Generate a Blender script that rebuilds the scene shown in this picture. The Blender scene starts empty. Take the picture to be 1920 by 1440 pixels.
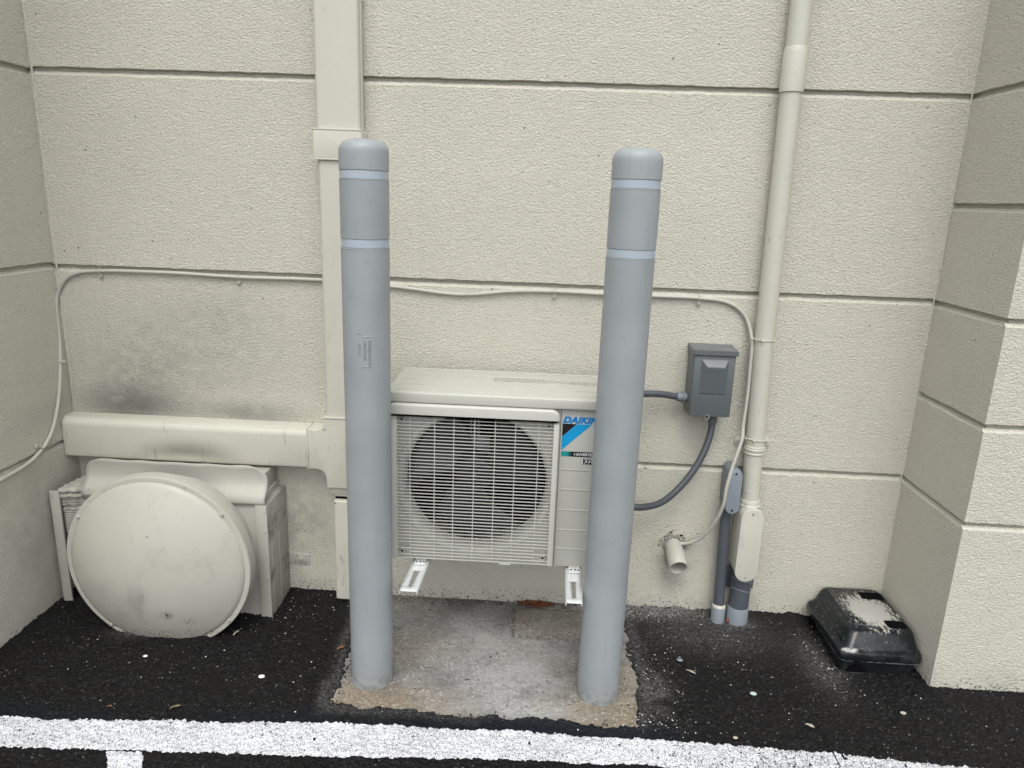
import bpy, bmesh, math, random
import numpy as np
from mathutils import Vector, Matrix
random.seed(7); rng = np.random.default_rng(7)
PI = math.pi
scene = bpy.context.scene
COL = scene.collection

# ------------------------------------------------------------------ camera
cd = bpy.data.cameras.new('camera'); cam = bpy.data.objects.new('camera', cd); COL.objects.link(cam)
scene.camera = cam
cd.sensor_width = 36.0; cd.lens = 1331 / 1920 * 36.0; cd.clip_start = 0.05; cd.clip_end = 2000
yaw, pitch, roll = math.radians(-2.0789), math.radians(14.5566), math.radians(2.0586)
fw = Vector((math.sin(yaw) * math.cos(pitch), math.cos(yaw) * math.cos(pitch), -math.sin(pitch)))
rt = Vector((math.cos(yaw), -math.sin(yaw), 0)); up = rt.cross(fw)
c_, s_ = math.cos(roll), math.sin(roll)
rt, up = rt * c_ + up * s_, up * c_ - rt * s_
cam.matrix_world = Matrix(((rt.x, up.x, -fw.x, 0), (rt.y, up.y, -fw.y, 0), (rt.z, up.z, -fw.z, 1.42), (0, 0, 0, 1)))

# ------------------------------------------------------------------ light: overcast daylight
SUN_EL, SUN_AZ = 60.0, 181.0       # azimuth clockwise from +Y: in front of the wall, straight on
world = bpy.data.worlds.new('World'); scene.world = world; world.use_nodes = True
nt = world.node_tree; nt.nodes.clear()
sky = nt.nodes.new('ShaderNodeTexSky'); sky.sky_type = 'NISHITA'; sky.sun_disc = False
sky.sun_elevation = math.radians(SUN_EL); sky.sun_rotation = math.radians(SUN_AZ)
sky.air_density = 1.0; sky.dust_density = 3.0; sky.ozone_density = 1.0
hs = nt.nodes.new('ShaderNodeHueSaturation'); hs.inputs['Saturation'].default_value = 0.22
bgn = nt.nodes.new('ShaderNodeBackground'); bgn.inputs['Strength'].default_value = 0.15
wo = nt.nodes.new('ShaderNodeOutputWorld')
gm = nt.nodes.new('ShaderNodeGamma'); gm.inputs['Gamma'].default_value = 0.85      # cloud cover evens the sky out
nt.links.new(sky.outputs[0], gm.inputs['Color']); nt.links.new(gm.outputs[0], hs.inputs['Color']); nt.links.new(hs.outputs[0], bgn.inputs['Color'])
nt.links.new(bgn.outputs[0], wo.inputs['Surface'])
sd = bpy.data.lights.new('sun', 'SUN'); sun = bpy.data.objects.new('sun', sd); COL.objects.link(sun)
sd.energy = 0.36; sd.angle = math.radians(24); sd.color = (1.0, 0.985, 0.95)
el, az = math.radians(SUN_EL), math.radians(SUN_AZ)
sdir = Vector((math.sin(az) * math.cos(el), math.cos(az) * math.cos(el), math.sin(el)))
sun.rotation_euler = sdir.to_track_quat('Z', 'Y').to_euler(); sun.location = sdir * 20
scene.view_settings.view_transform = 'Standard'; scene.view_settings.look = 'None'
scene.view_settings.exposure = 1.34; scene.view_settings.gamma = 1.0
scene.view_settings.use_curve_mapping = False
scene.render.engine = 'CYCLES'

# ------------------------------------------------------------------ material helpers
class NB:
    """small wrapper to write node graphs briefly"""
    def __init__(s, name):
        s.m = bpy.data.materials.new(name); s.m.use_nodes = True
        s.t = s.m.node_tree; s.n = s.t.nodes; s.l = s.t.links
        s.b = s.n['Principled BSDF']; s.pos = s.n.new('ShaderNodeNewGeometry').outputs['Position']
    def lk(s, v, sock):
        if hasattr(v, 'links'): s.l.new(v, sock)
        else: sock.default_value = v
    def noise(s, scale, detail=3, rough=0.5, dist=0.0, vec=None, col=False):
        n = s.n.new('ShaderNodeTexNoise'); n.inputs['Scale'].default_value = scale
        n.inputs['Detail'].default_value = detail; n.inputs['Roughness'].default_value = rough
        n.inputs['Distortion'].default_value = dist
        s.l.new(vec or s.pos, n.inputs['Vector']); return n.outputs['Color' if col else 'Fac']
    def voro(s, scale, feature='F1', out='Distance', vec=None, rnd=1.0):
        n = s.n.new('ShaderNodeTexVoronoi'); n.feature = feature; n.inputs['Scale'].default_value = scale
        n.inputs['Randomness'].default_value = rnd
        s.l.new(vec or s.pos, n.inputs['Vector']); return n.outputs[out]
    def scale(s, v, vec=None, off=(0, 0, 0)):
        n = s.n.new('ShaderNodeMapping'); n.inputs['Scale'].default_value = v; n.inputs['Location'].default_value = off
        s.l.new(vec or s.pos, n.inputs['Vector']); return n.outputs[0]
    def ramp(s, v, a, b, c=0.0, d=1.0, smooth=True):
        n = s.n.new('ShaderNodeMapRange'); n.interpolation_type = 'SMOOTHSTEP' if smooth else 'LINEAR'
        s.lk(v, n.inputs[0]); n.inputs[1].default_value = a; n.inputs[2].default_value = b
        n.inputs[3].default_value = c; n.inputs[4].default_value = d; return n.outputs[0]
    def math(s, op, a, b=0.0, clamp=False):
        n = s.n.new('ShaderNodeMath'); n.operation = op; n.use_clamp = clamp
        s.lk(a, n.inputs[0]); s.lk(b, n.inputs[1]); return n.outputs[0]
    def mix(s, f, a, b):
        n = s.n.new('ShaderNodeMix'); n.data_type = 'RGBA'
        s.lk(f, n.inputs[0])
        for v, i in ((a, 6), (b, 7)):
            if hasattr(v, 'links'): s.l.new(v, n.inputs[i])
            else: n.inputs[i].default_value = (*v[:3], 1)
        return n.outputs[2]
    def attr(s, name, out='Color'):
        n = s.n.new('ShaderNodeAttribute'); n.attribute_name = name; return n.outputs[out]
    def sep(s, v):
        n = s.n.new('ShaderNodeSeparateColor'); s.l.new(v, n.inputs[0]); return n.outputs
    def xyz(s, v=None):
        n = s.n.new('ShaderNodeSeparateXYZ'); s.l.new(v or s.pos, n.inputs[0]); return n.outputs
    def blob(s, c, r):
        """1 at c falling smoothly to 0 on the ellipsoid with radii r"""
        a = s.n.new('ShaderNodeVectorMath'); a.operation = 'SUBTRACT'; s.l.new(s.pos, a.inputs[0]); a.inputs[1].default_value = c
        b = s.n.new('ShaderNodeVectorMath'); b.operation = 'DIVIDE'; s.l.new(a.outputs[0], b.inputs[0]); b.inputs[1].default_value = r
        d = s.n.new('ShaderNodeVectorMath'); d.operation = 'LENGTH'; s.l.new(b.outputs[0], d.inputs[0])
        return s.ramp(d.outputs['Value'], 1.0, 0.0)
    def bump(s, h, strength=0.3, dist=0.002, prev=None):
        n = s.n.new('ShaderNodeBump'); n.inputs['Strength'].default_value = strength; n.inputs['Distance'].default_value = dist
        s.lk(h, n.inputs['Height'])
        if prev: s.l.new(prev, n.inputs['Normal'])
        return n.outputs[0]
    def done(s, col=None, rough=None, normal=None, metal=None, spec=None):
        if col is not None:
            if hasattr(col, 'links'): s.l.new(col, s.b.inputs['Base Color'])
            else: s.b.inputs['Base Color'].default_value = (*col[:3], 1)
        if rough is not None: s.lk(rough, s.b.inputs['Roughness'])
        if normal is not None: s.l.new(normal, s.b.inputs['Normal'])
        if metal is not None: s.lk(metal, s.b.inputs['Metallic'])
        if spec is not None: s.b.inputs['Specular IOR Level'].default_value = spec
        return s.m

def plain(name, col, rough=0.5, metal=0.0, var=0.06, vs=30, bump=0.0, bs=200, dirt=0.0, dirtcol=(0.12, 0.11, 0.10), dthr=0.6, spec=0.5):
    b = NB(name)
    n = b.noise(vs, 4, 0.6)
    c = b.mix(n, [x * (1 - var) for x in col], [min(1, x * (1 + var)) for x in col])
    r = b.ramp(b.noise(vs * 0.7, 3), 0.3, 0.7, max(0, rough - 0.06), min(1, rough + 0.08))
    if dirt:
        f = b.math('MULTIPLY', b.ramp(b.noise(vs * 0.35, 7, 0.68), dthr, dthr + 0.14), dirt)
        c = b.mix(f, c, dirtcol)
        f2 = b.math('MULTIPLY', b.ramp(b.noise(vs * 9, 3, 0.6), 0.70, 0.74), dirt * 0.8)
        c = b.mix(f2, c, dirtcol)
    nm = b.bump(b.noise(bs, 3), bump, 0.001) if bump else None
    return b.done(c, r, nm, metal, spec)

def stucco(name, base=(0.585, 0.565, 0.480), dirt=True):
    b = NB(name)
    w = b.noise(30, 2, 0.5, col=True)
    add = b.n.new('ShaderNodeVectorMath'); add.operation = 'MULTIPLY_ADD'
    b.l.new(w, add.inputs[0]); add.inputs[1].default_value = (0.010, 0.010, 0.010); b.l.new(b.pos, add.inputs[2])
    v = b.scale((1.0, 1.0, 1.35), add.outputs[0])
    grain = b.voro(150, 'SMOOTH_F1', vec=v)
    g2 = b.noise(185, 2, 0.55, 0.8, vec=v)
    h = b.math('ADD', b.math('MULTIPLY', b.ramp(grain, 0.12, 0.75, 1.0, 0.0), 0.75), b.math('MULTIPLY', b.ramp(g2, 0.34, 0.66), 0.75))
    big = b.noise(7, 3)
    h = b.math('ADD', h, b.math('MULTIPLY', big, 1.6))
    nm = b.bump(h, 1.0, 0.0016)
    tone = b.noise(2.2, 5, 0.6)
    c = b.mix(tone, [x * 0.94 for x in base], [x * 1.05 for x in base])
    # pits tinted darker so the relief reads: their shade is in the colour
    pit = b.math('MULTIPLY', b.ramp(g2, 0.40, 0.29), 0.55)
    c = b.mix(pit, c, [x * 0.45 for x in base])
    if dirt:
        def dark_mottle(c0, r, k, nscale=9, lo=0.35, hi=0.62):  # soot above the duct, drain stains and other mottled darkening
            f = b.math('MULTIPLY', b.blob(c0, r), b.ramp(b.noise(nscale, 6, 0.65), lo, hi, 0.25, 1.0))
            return b.math('MULTIPLY', f, k)
        sts = [dark_mottle((-1.20, 2.3, 0.88), (0.60, 0.6, 0.32), 0.34, 20, 0.15, 0.70), dark_mottle((-1.40, 2.3, 0.680), (0.32, 0.6, 0.125), 0.82, 11, 0.05, 0.50), dark_mottle((-1.00, 2.3, 0.67), (0.34, 0.6, 0.075), 0.55, 16, 0.2, 0.55),
               dark_mottle((-1.38, 2.3, 0.78), (0.34, 0.6, 0.16), 0.28, 40, 0.30, 0.62), dark_mottle((-1.05, 2.3, 1.02), (0.26, 0.6, 0.10), 0.16, 40, 0.36, 0.62),
               dark_mottle((-0.80, 2.3, 0.28), (0.20, 0.6, 0.24), 0.40, 16), dark_mottle((-1.60, 2.1, 0.35), (0.3, 0.5, 0.40), 0.22, 14),  # mottled darkening beside the vent and on the lower left wall
               dark_mottle((0.52, 2.3, 0.17), (0.12, 0.2, 0.12), 0.40, 22), dark_mottle((0.47, 2.3, 0.25), (0.09, 0.2, 0.10), 0.30, 40, 0.45, 0.6)]
        for f in sts: c = b.mix(f, c, (0.10, 0.10, 0.095))
        # splashed grit close to the ground
        z = b.xyz()[2]
        low = b.ramp(z, 0.13, 0.01)
        f = b.math('MULTIPLY', b.ramp(b.math('ADD', b.noise(95, 4, 0.7), b.math('MULTIPLY', low, 0.17)), 0.72, 0.76), low)
        c = b.mix(b.math('MULTIPLY', f, 0.85), c, (0.05, 0.05, 0.05))
        st = b.ramp(b.noise(1.0, 5, 0.7, 0.5, vec=b.scale((34, 34, 1.6))), 0.56, 0.74)
        c = b.mix(b.math('MULTIPLY', st, 0.05), c, (0.20, 0.19, 0.16))
        f = b.math('MULTIPLY', b.ramp(b.noise(60, 2, 0.5, vec=b.scale((1, 1, 1), off=(3, 1, 2))), 0.755, 0.77), 0.7)
        c = b.mix(f, c, (0.09, 0.085, 0.08))
        f = b.math('MULTIPLY', low, b.ramp(b.noise(14, 5, 0.6), 0.35, 0.65, 0.0, 0.30)); c = b.mix(f, c, (0.22, 0.205, 0.18))
    return b.done(c, 0.88, nm, spec=0.25)

def asphalt_mat():
    b = NB('asphalt'); m = b.sep(b.attr('mask'))
    cell = b.sep(b.voro(230, 'F1', 'Color'))
    base = b.mix(cell[0], (0.0015, 0.0015, 0.0018), (0.0125, 0.0118, 0.012))
    tone = b.noise(3.5, 4, 0.6)
    base = b.mix(b.math('MULTIPLY', b.ramp(b.sep(b.voro(120, 'F1', 'Color'))[2], 0.72, 0.80), b.ramp(b.voro(120), 0.5, 0.2)), base, (0.034, 0.032, 0.032))
    base = b.mix(b.ramp(tone, 0.35, 0.65, 0.0, 0.35), base, (0.010, 0.0088, 0.0085))
    spk = b.math('MULTIPLY', b.ramp(cell[1], 0.988, 0.992), b.ramp(b.voro(230), 0.42, 0.25))
    base = b.mix(b.math('MULTIPLY', spk, 0.8), base, (0.42, 0.42, 0.40))
    base = b.mix(b.math('MULTIPLY', b.ramp(b.noise(190, 3, 0.65), 0.60, 0.70), 0.36), base, (0.075, 0.075, 0.075))
    dn = b.ramp(b.noise(160, 5, 0.7), 0.36, 0.62)
    base = b.mix(b.math('MULTIPLY', m[0], dn), base, (0.26, 0.25, 0.24))
    base = b.mix(b.math('MULTIPLY', m[1], 0.9), base, (0.006, 0.009, 0.014))
    h = b.math('ADD', b.noise(260, 4, 0.65), b.math('MULTIPLY', b.voro(150), -0.9))
    nm = b.bump(h, 1.0, 0.003)
    r = b.ramp(b.noise(120, 3), 0.3, 0.7, 0.45, 0.80)
    return b.done(base, r, nm, spec=0.18)

def concrete_mat():
    b = NB('worn_concrete'); m = b.sep(b.attr('mask'))
    cell = b.sep(b.voro(125, 'F1', 'Color')); d = b.voro(125)
    n1 = b.noise(9, 6, 0.65)
    c = b.mix(b.ramp(n1, 0.3, 0.7), (0.105, 0.100, 0.090), (0.235, 0.230, 0.216))
    warm = b.mix(b.noise(60, 4, 0.6), (0.13, 0.098, 0.062), (0.40, 0.335, 0.235))
    c = b.mix(b.math('MULTIPLY', m[0], 1.0, True), c, warm)
    st = b.math('MULTIPLY', b.ramp(cell[0], 0.50, 0.62), b.ramp(d, 0.55, 0.3))
    c = b.mix(b.math('MULTIPLY', b.ramp(b.noise(3.2, 7, 0.7, 0.6, vec=b.scale((1, 1, 1), off=(7, 1, 3))), 0.44, 0.60), 0.35), c, (0.34, 0.325, 0.295))
    c = b.mix(b.math('MULTIPLY', b.math('MULTIPLY', st, b.ramp(b.noise(16, 4, 0.6), 0.40, 0.58)), 0.60), c, (0.50, 0.48, 0.44))
    pale = b.math('MULTIPLY', m[1], b.ramp(b.noise(55, 8, 0.75), 0.34, 0.60, 0.25, 1.0))
    c = b.mix(b.math('MULTIPLY', pale, 0.62), c, (0.43, 0.435, 0.425))
    dk = b.math('MULTIPLY', m[2], b.ramp(b.noise(110, 6, 0.7), 0.42, 0.58))
    c = b.mix(b.math('MULTIPLY', dk, 0.75), c, (0.055, 0.045, 0.038))
    pits = b.ramp(b.noise(130, 4, 0.65), 0.42, 0.35); c = b.mix(b.math('MULTIPLY', pits, b.math('ADD', 0.45, b.math('MULTIPLY', m[0], 0.4), True)), c, (0.05, 0.045, 0.04))
    sp = b.ramp(b.noise(60, 3, 0.5), 0.68, 0.71); c = b.mix(b.math('MULTIPLY', sp, 0.85), c, (0.04, 0.036, 0.03))
    rust = b.math('MULTIPLY', b.blob((0.03, 2.292, 0.0), (0.085, 0.04, 0.1)), b.ramp(b.noise(60, 6, 0.7), 0.35, 0.5))
    c = b.mix(b.math('MULTIPLY', rust, 1.0, True), c, (0.105, 0.035, 0.010))
    nm = b.bump(b.math('ADD', b.noise(190, 4, 0.65), b.math('MULTIPLY', st, 0.35)), 0.9, 0.0025)
    return b.done(c, 0.9, nm, spec=0.2)

def paint_mat():
    b = NB('white_road_paint')
    v = b.voro(190, 'DISTANCE_TO_EDGE'); n = b.noise(150, 4, 0.7)
    wear = b.noise(5, 3, 0.6)
    thr = b.math('ADD', n, b.math('MULTIPLY', b.math('SUBTRACT', wear, 0.5), 0.22))
    x = b.xyz()[0]
    thr = b.math('ADD', thr, b.ramp(x, 0.1, 0.9, 0.0, 0.06))
    crack = b.math('MULTIPLY', b.ramp(v, 0.10, 0.03), b.ramp(thr, 0.40, 0.52))
    c = b.mix(b.ramp(n, 0.3, 0.7), (0.68, 0.70, 0.74), (0.80, 0.82, 0.85))
    c = b.mix(b.math('MULTIPLY', b.noise(14, 4), 0.22), c, (0.5, 0.5, 0.5))
    c = b.mix(crack, c, (0.04, 0.04, 0.045))
    c = b.mix(b.ramp(thr, 0.625, 0.655), c, (0.03, 0.03, 0.035))
    nm = b.bump(b.math('ADD', b.noise(260, 4, 0.65), b.math('MULTIPLY', b.voro(190), -0.8)), 0.8, 0.002)
    return b.done(c, 0.6, nm)

def vinyl(name, col, streak=0.35, rough=0.42):
    """painted beige plastic with rub marks"""
    b = NB(name)
    n = b.noise(14, 4, 0.6)
    c = b.mix(n, [x * 0.95 for x in col], [x * 1.04 for x in col])
    s = b.noise(1.0, 6, 0.62, 1.2, vec=b.scale((22, 22, 9)))
    c = b.mix(b.math('MULTIPLY', b.ramp(s, 0.60, 0.80), streak), c, (0.17, 0.165, 0.15))
    s2 = b.noise(150, 3, 0.5); c = b.mix(b.math('MULTIPLY', b.ramp(s2, 0.72, 0.75), streak), c, (0.1, 0.1, 0.09))
    nm = b.bump(b.noise(9, 2), 0.15, 0.004)
    return b, c, b.ramp(n, 0.3, 0.7, rough - 0.06, rough + 0.1), nm

BEIGE = (0.530, 0.518, 0.438)
def duct_mat():
    b, c, r, nm = vinyl('beige_duct_plastic', BEIGE, 0.6)
    # sooty arc and rub marks on the low horizontal run
    f = b.math('MULTIPLY', b.blob((-1.18, 2.24, 0.54), (0.23, 0.3, 0.075)), 0.62)
    g = b.math('MULTIPLY', b.blob((-1.19, 2.24, 0.50), (0.20, 0.3, 0.055)), 1.0)
    f = b.math('SUBTRACT', f, g, True)
    c = b.mix(f, c, (0.08, 0.08, 0.075))
    x = b.xyz()
    st = b.noise(1.0, 4, 0.6, 0.8, vec=b.scale((48, 10, 7)))
    f = b.math('MULTIPLY', b.ramp(st, 0.62, 0.72), b.math('MULTIPLY', b.ramp(x[2], 0.67, 0.63), b.ramp(x[0], -0.72, -0.78)))
    c = b.mix(b.math('MULTIPLY', f, 0.6), c, (0.12, 0.12, 0.11))
    return b.done(c, r, nm)
def pipe_mat():
    b, c, r, nm = vinyl('beige_painted_pipe', (0.520, 0.512, 0.438), 0.8)
    return b.done(c, r, nm)
def dome_mat():
    b, c, r, nm = vinyl('beige_hood_metal', (0.440, 0.432, 0.372), 0.5, 0.45)
    f = b.math('MULTIPLY', b.blob((-1.21, 1.93, 0.16), (0.07, 0.3, 0.12)), b.ramp(b.noise(1.0, 5, 0.6, 0.6, vec=b.scale((30, 30, 9))), 0.38, 0.62, 0.15, 1.0))
    c = b.mix(b.math('MULTIPLY', f, 0.5), c, (0.20, 0.20, 0.195))
    f = b.math('MULTIPLY', b.blob((-1.13, 1.94, 0.115), (0.03, 0.2, 0.025)), b.ramp(b.noise(120, 4, 0.7), 0.48, 0.53))
    c = b.mix(f, c, (0.035, 0.035, 0.03))
    f = b.math('MULTIPLY', b.blob((-1.07, 1.94, 0.09), (0.035, 0.2, 0.03)), b.ramp(b.noise(90, 4, 0.7), 0.52, 0.58))
    c = b.mix(b.math('MULTIPLY', f, 0.7), c, (0.12, 0.12, 0.11))
    f = b.math('MULTIPLY', b.ramp(b.noise(6, 6, 0.7, 0.4), 0.52, 0.72), 0.35); c = b.mix(f, c, (0.24, 0.235, 0.21))
    low = b.ramp(b.xyz()[2], 0.07, 0.0)
    f = b.math('MULTIPLY', low, b.ramp(b.noise(90, 4, 0.7), 0.53, 0.60)); c = b.mix(f, c, (0.03, 0.03, 0.03))
    return b.done(c, r, nm)
def bollard_mat():
    b = NB('grey_bollard_plastic')
    n = b.noise(5, 5, 0.6)
    c = b.mix(b.ramp(n, 0.3, 0.7), (0.268, 0.290, 0.298), (0.300, 0.324, 0.332))
    f = b.math('MULTIPLY', b.ramp(b.noise(22, 6, 0.7, 0.5), 0.60, 0.72), 0.36); c = b.mix(f, c, (0.14, 0.15, 0.14))
    o = b.n.new('ShaderNodeObjectInfo').outputs['Location']
    w = b.noise(1.0, 3, 0.6, 2.5, vec=b.scale((16, 16, 5)))
    line = b.ramp(b.math('ABSOLUTE', b.math('SUBTRACT', w, 0.60)), 0.004, 0.0)
    line = b.math('MULTIPLY', line, b.ramp(b.noise(7, 2, vec=b.scale((1, 1, 1), off=(5, 2, 8))), 0.55, 0.65))
    c = b.mix(b.math('MULTIPLY', line, 0.7), c, (0.11, 0.12, 0.12))
    z = b.xyz()[2]; f = b.math('MULTIPLY', b.ramp(z, 0.075, 0.0), b.ramp(b.noise(45, 5, 0.7), 0.40, 0.62)); c = b.mix(b.math('MULTIPLY', f, 0.6), c, (0.12, 0.11, 0.09))
    f = b.math('MULTIPLY', b.ramp(b.noise(1.0, 5, 0.65, 0.3, vec=b.scale((26, 26, 2.2))), 0.56, 0.72), 0.16); c = b.mix(f, c, (0.16, 0.17, 0.16))
    nm = b.bump(b.noise(4, 3), 0.25, 0.006); nm = b.bump(b.noise(330, 2), 0.06, 0.001, nm)
    return b.done(c, b.ramp(n, 0.3, 0.7, 0.36, 0.50), nm)
def bait_mat():
    b = NB('black_bait_station_plastic')
    n = b.noise(26, 5, 0.6)
    c = b.mix(n, (0.005, 0.007, 0.008), (0.011, 0.014, 0.016))
    g = b.n.new('ShaderNodeNewGeometry').outputs['Normal']; nz = b.xyz(g)[2]
    upf = b.ramp(nz, 0.55, 0.95)
    st = b.noise(1.0, 6, 0.72, 0.3, vec=b.scale((120, 42, 60)))
    mass = b.blob((1.140, 2.150, 0.14), (0.135, 0.190, 0.08))
    f = b.ramp(b.math('ADD', st, b.math('MULTIPLY', mass, 0.42)), 0.64, 0.76)
    c = b.mix(b.math('MULTIPLY', b.math('MULTIPLY', f, upf), 0.88), c, (0.46, 0.45, 0.41))
    edge = b.math('MULTIPLY', b.ramp(nz, 0.2, 0.55), b.ramp(b.noise(70, 6, 0.75), 0.57, 0.66))
    c = b.mix(b.math('MULTIPLY', edge, 0.22), c, (0.38, 0.38, 0.36))
    p = b.xyz()
    lip = b.math('MULTIPLY', b.ramp(b.math('ABSOLUTE', b.math('SUBTRACT', p[2], 0.0865)), 0.006, 0.001), b.math('MULTIPLY', b.ramp(p[1], 2.012, 2.002), b.ramp(b.noise(30, 5, 0.7), 0.46, 0.60)))
    lip = b.math('MULTIPLY', lip, b.ramp(p[0], 1.13, 1.06)); c = b.mix(lip, c, (0.50, 0.50, 0.47))
    lp2 = b.math('MULTIPLY', b.ramp(b.math('ABSOLUTE', b.math('SUBTRACT', p[2], 0.0545)), 0.004, 0.001), b.ramp(b.noise(25, 5, 0.7), 0.35, 0.60)); c = b.mix(b.math('MULTIPLY', lp2, 0.7), c, (0.30, 0.31, 0.31))
    f = b.math('MULTIPLY', b.ramp(b.noise(9, 6, 0.7), 0.5, 0.7), 0.12); c = b.mix(f, c, (0.25, 0.26, 0.26))
    r = b.ramp(b.math('MAXIMUM', b.math('MULTIPLY', f, 1.0), b.math('MULTIPLY', b.ramp(b.math('ADD', st, b.math('MULTIPLY', mass, 0.42)), 0.64, 0.76), upf)), 0.0, 0.8, 0.20, 0.9)
    nm = b.bump(b.noise(420, 2), 0.10, 0.001)
    return b.done(c, r, nm, spec=0.32)
def hose_mat():
    b = NB('ribbed_grey_conduit')
    n = b.noise(30, 3)
    c = b.mix(n, (0.060, 0.068, 0.078), (0.085, 0.095, 0.108))
    return b.done(c, 0.42)
def label_band():
    b = NB('teal_to_black_label_band')
    x = b.xyz()[0]
    c = b.mix(b.ramp(x, 0.092, 0.112), (0.01, 0.27, 0.27), (0.006, 0.006, 0.007))
    return b.done(c, 0.4)

M = dict(
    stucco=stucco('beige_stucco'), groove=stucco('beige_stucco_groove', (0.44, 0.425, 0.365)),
    asphalt=asphalt_mat(), concrete=concrete_mat(), paint=paint_mat(),
    duct=duct_mat(), pipe=pipe_mat(), dome=dome_mat(), bollard=bollard_mat(),
    tape=plain('reflective_silver_tape', (0.37, 0.425, 0.475), 0.30, 0.0, 0.05, 40, dirt=0.2, dirtcol=(0.3, 0.33, 0.36)),
    hood=plain('beige_painted_steel', (0.42, 0.41, 0.36), 0.5, 0, 0.07, 12, 0.1, 40, dirt=0.35, dirtcol=(0.16, 0.155, 0.14)),
    hoodworn=plain('worn_beige_steel', (0.40, 0.39, 0.34), 0.6, 0, 0.1, 25, 0.3, 120, dirt=0.7, dirtcol=(0.09, 0.085, 0.075), dthr=0.52),
    cloth=plain('crumpled_beige_lagging', (0.40, 0.39, 0.345), 0.9, 0, 0.15, 60, 0.5, 350, dirt=0.5, dthr=0.52),
    ac=plain('ivory_casing_paint', (0.49, 0.488, 0.43), 0.38, 0, 0.01, 20, 0.05, 400),
    acside=plain('ivory_front_panel_paint', (0.425, 0.425, 0.385), 0.42, 0, 0.02, 20, 0.05, 400),
    grille=plain('ivory_grille_plastic', (0.50, 0.50, 0.455), 0.35, 0, 0.02, 20),
    fan=plain('dark_fan_plastic', (0.012, 0.0135, 0.0145), 0.4, 0, 0.1, 20),
    coil=plain('dark_coil_interior', (0.005, 0.005, 0.005), 0.9, 0, 0.1, 60, spec=0.1),
    motor=plain('zinc_motor_mount', (0.24, 0.25, 0.25), 0.45, 0.3, 0.1, 30),
    white=plain('white_powder_coat', (0.60, 0.62, 0.605), 0.33, 0, 0.03, 30, dirt=0.15),
    grey=plain('grey_pvc', (0.165, 0.19, 0.215), 0.42, 0, 0.08, 30, dirt=0.3, dirtcol=(0.3, 0.3, 0.3)),
    greydk=plain('dark_slate_pvc', (0.080, 0.092, 0.106), 0.42, 0, 0.1, 25, dirt=0.3, dirtcol=(0.25, 0.25, 0.25)),
    greylt=plain('light_grey_pvc', (0.215, 0.248, 0.275), 0.45, 0, 0.06, 30, dirt=0.3, dirtcol=(0.45, 0.44, 0.42)),
    box=plain('grey_enclosure_enamel', (0.112, 0.126, 0.131), 0.36, 0, 0.05, 25, 0.05, 300),
    hose=hose_mat(), steel=plain('galvanised_steel', (0.42, 0.42, 0.41), 0.35, 0.8, 0.15, 90),
    cable=plain('beige_cable_jacket', (0.45, 0.44, 0.385), 0.5, 0, 0.06, 30, dirt=0.35),
    black=plain('black_print', (0.006, 0.006, 0.007), 0.4), blue=plain('blue_print', (0.002, 0.20, 0.52), 0.35, var=0.02),
    cyan=plain('sky_blue_print', (0.005, 0.31, 0.62), 0.35, var=0.03), band=label_band(),
    inkgrey=plain('grey_print', (0.20, 0.20, 0.19), 0.5), paper=plain('white_print', (0.75, 0.75, 0.73), 0.5),
    bait=bait_mat(), hole=plain('dark_recess', (0.004, 0.004, 0.005), 0.95, spec=0.05),
    sill=plain('worn_dark_plastic', (0.02, 0.023, 0.025), 0.4, 0, 0.2, 40, dirt=0.5, dirtcol=(0.2, 0.2, 0.19)),
    mortar=plain('crumbled_mortar', (0.30, 0.285, 0.25), 0.95, 0, 0.25, 80, 0.8, 260, dirt=0.7, dirtcol=(0.06, 0.055, 0.05), dthr=0.5),
    pebw=plain('pale_grit', (0.55, 0.55, 0.52), 0.7, 0, 0.25, 60), pebk=plain('black_grit', (0.016, 0.016, 0.017), 0.6, 0, 0.2, 60),
    leafb=plain('dry_brown_leaf', (0.20, 0.10, 0.05), 0.7, 0, 0.35, 90), leafg=plain('dry_olive_leaf', (0.21, 0.19, 0.11), 0.7, 0, 0.3, 90),
    leafp=plain('pale_dry_leaf', (0.38, 0.34, 0.27), 0.7, 0, 0.3, 90), glass=plain('pale_green_scrap', (0.40, 0.50, 0.45), 0.3, 0, 0.3, 120),
    rust=plain('rust_debris', (0.13, 0.045, 0.015), 0.95, 0, 0.4, 120, 0.6, 300), brick=plain('red_brick_crumb', (0.14, 0.05, 0.04), 0.9, 0, 0.3, 120),
)

# ------------------------------------------------------------------ object helpers
def link(name, me, mat, parent=None, off=(0, 0, 0), smooth=40):
    o = bpy.data.objects.new(name, me); COL.objects.link(o)
    if mat is not None and not me.materials: me.materials.append(mat)
    if smooth:
        me.polygons.foreach_set('use_smooth', [True] * len(me.polygons))
        me.set_sharp_from_angle(angle=math.radians(smooth))
    if parent is not None: o.parent = parent
    o.location = off
    return o
def mk(name, verts, faces, mat, parent=None, off=(0, 0, 0), smooth=40):
    me = bpy.data.meshes.new(name); me.from_pydata([tuple(v) for v in verts], [], faces); me.update()
    return link(name, me, mat, parent, off, smooth)
def bmo(name, bm, mat, parent=None, off=(0, 0, 0), smooth=40):
    me = bpy.data.meshes.new(name); bmesh.ops.recalc_face_normals(bm, faces=bm.faces[:]); bm.to_mesh(me); bm.free()
    return link(name, me, mat, parent, off, smooth)
def thing(name, loc, label, cat, group=None):
    o = bpy.data.objects.new(name, None); COL.objects.link(o); o.location = loc; o.empty_display_size = 0.1
    return tag(o, label, cat, group)
def tag(o, label=None, cat=None, group=None, kind=None):
    if label: o['label'] = label
    if cat: o['category'] = cat
    if group: o['group'] = group
    if kind: o['kind'] = kind
    return o
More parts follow.
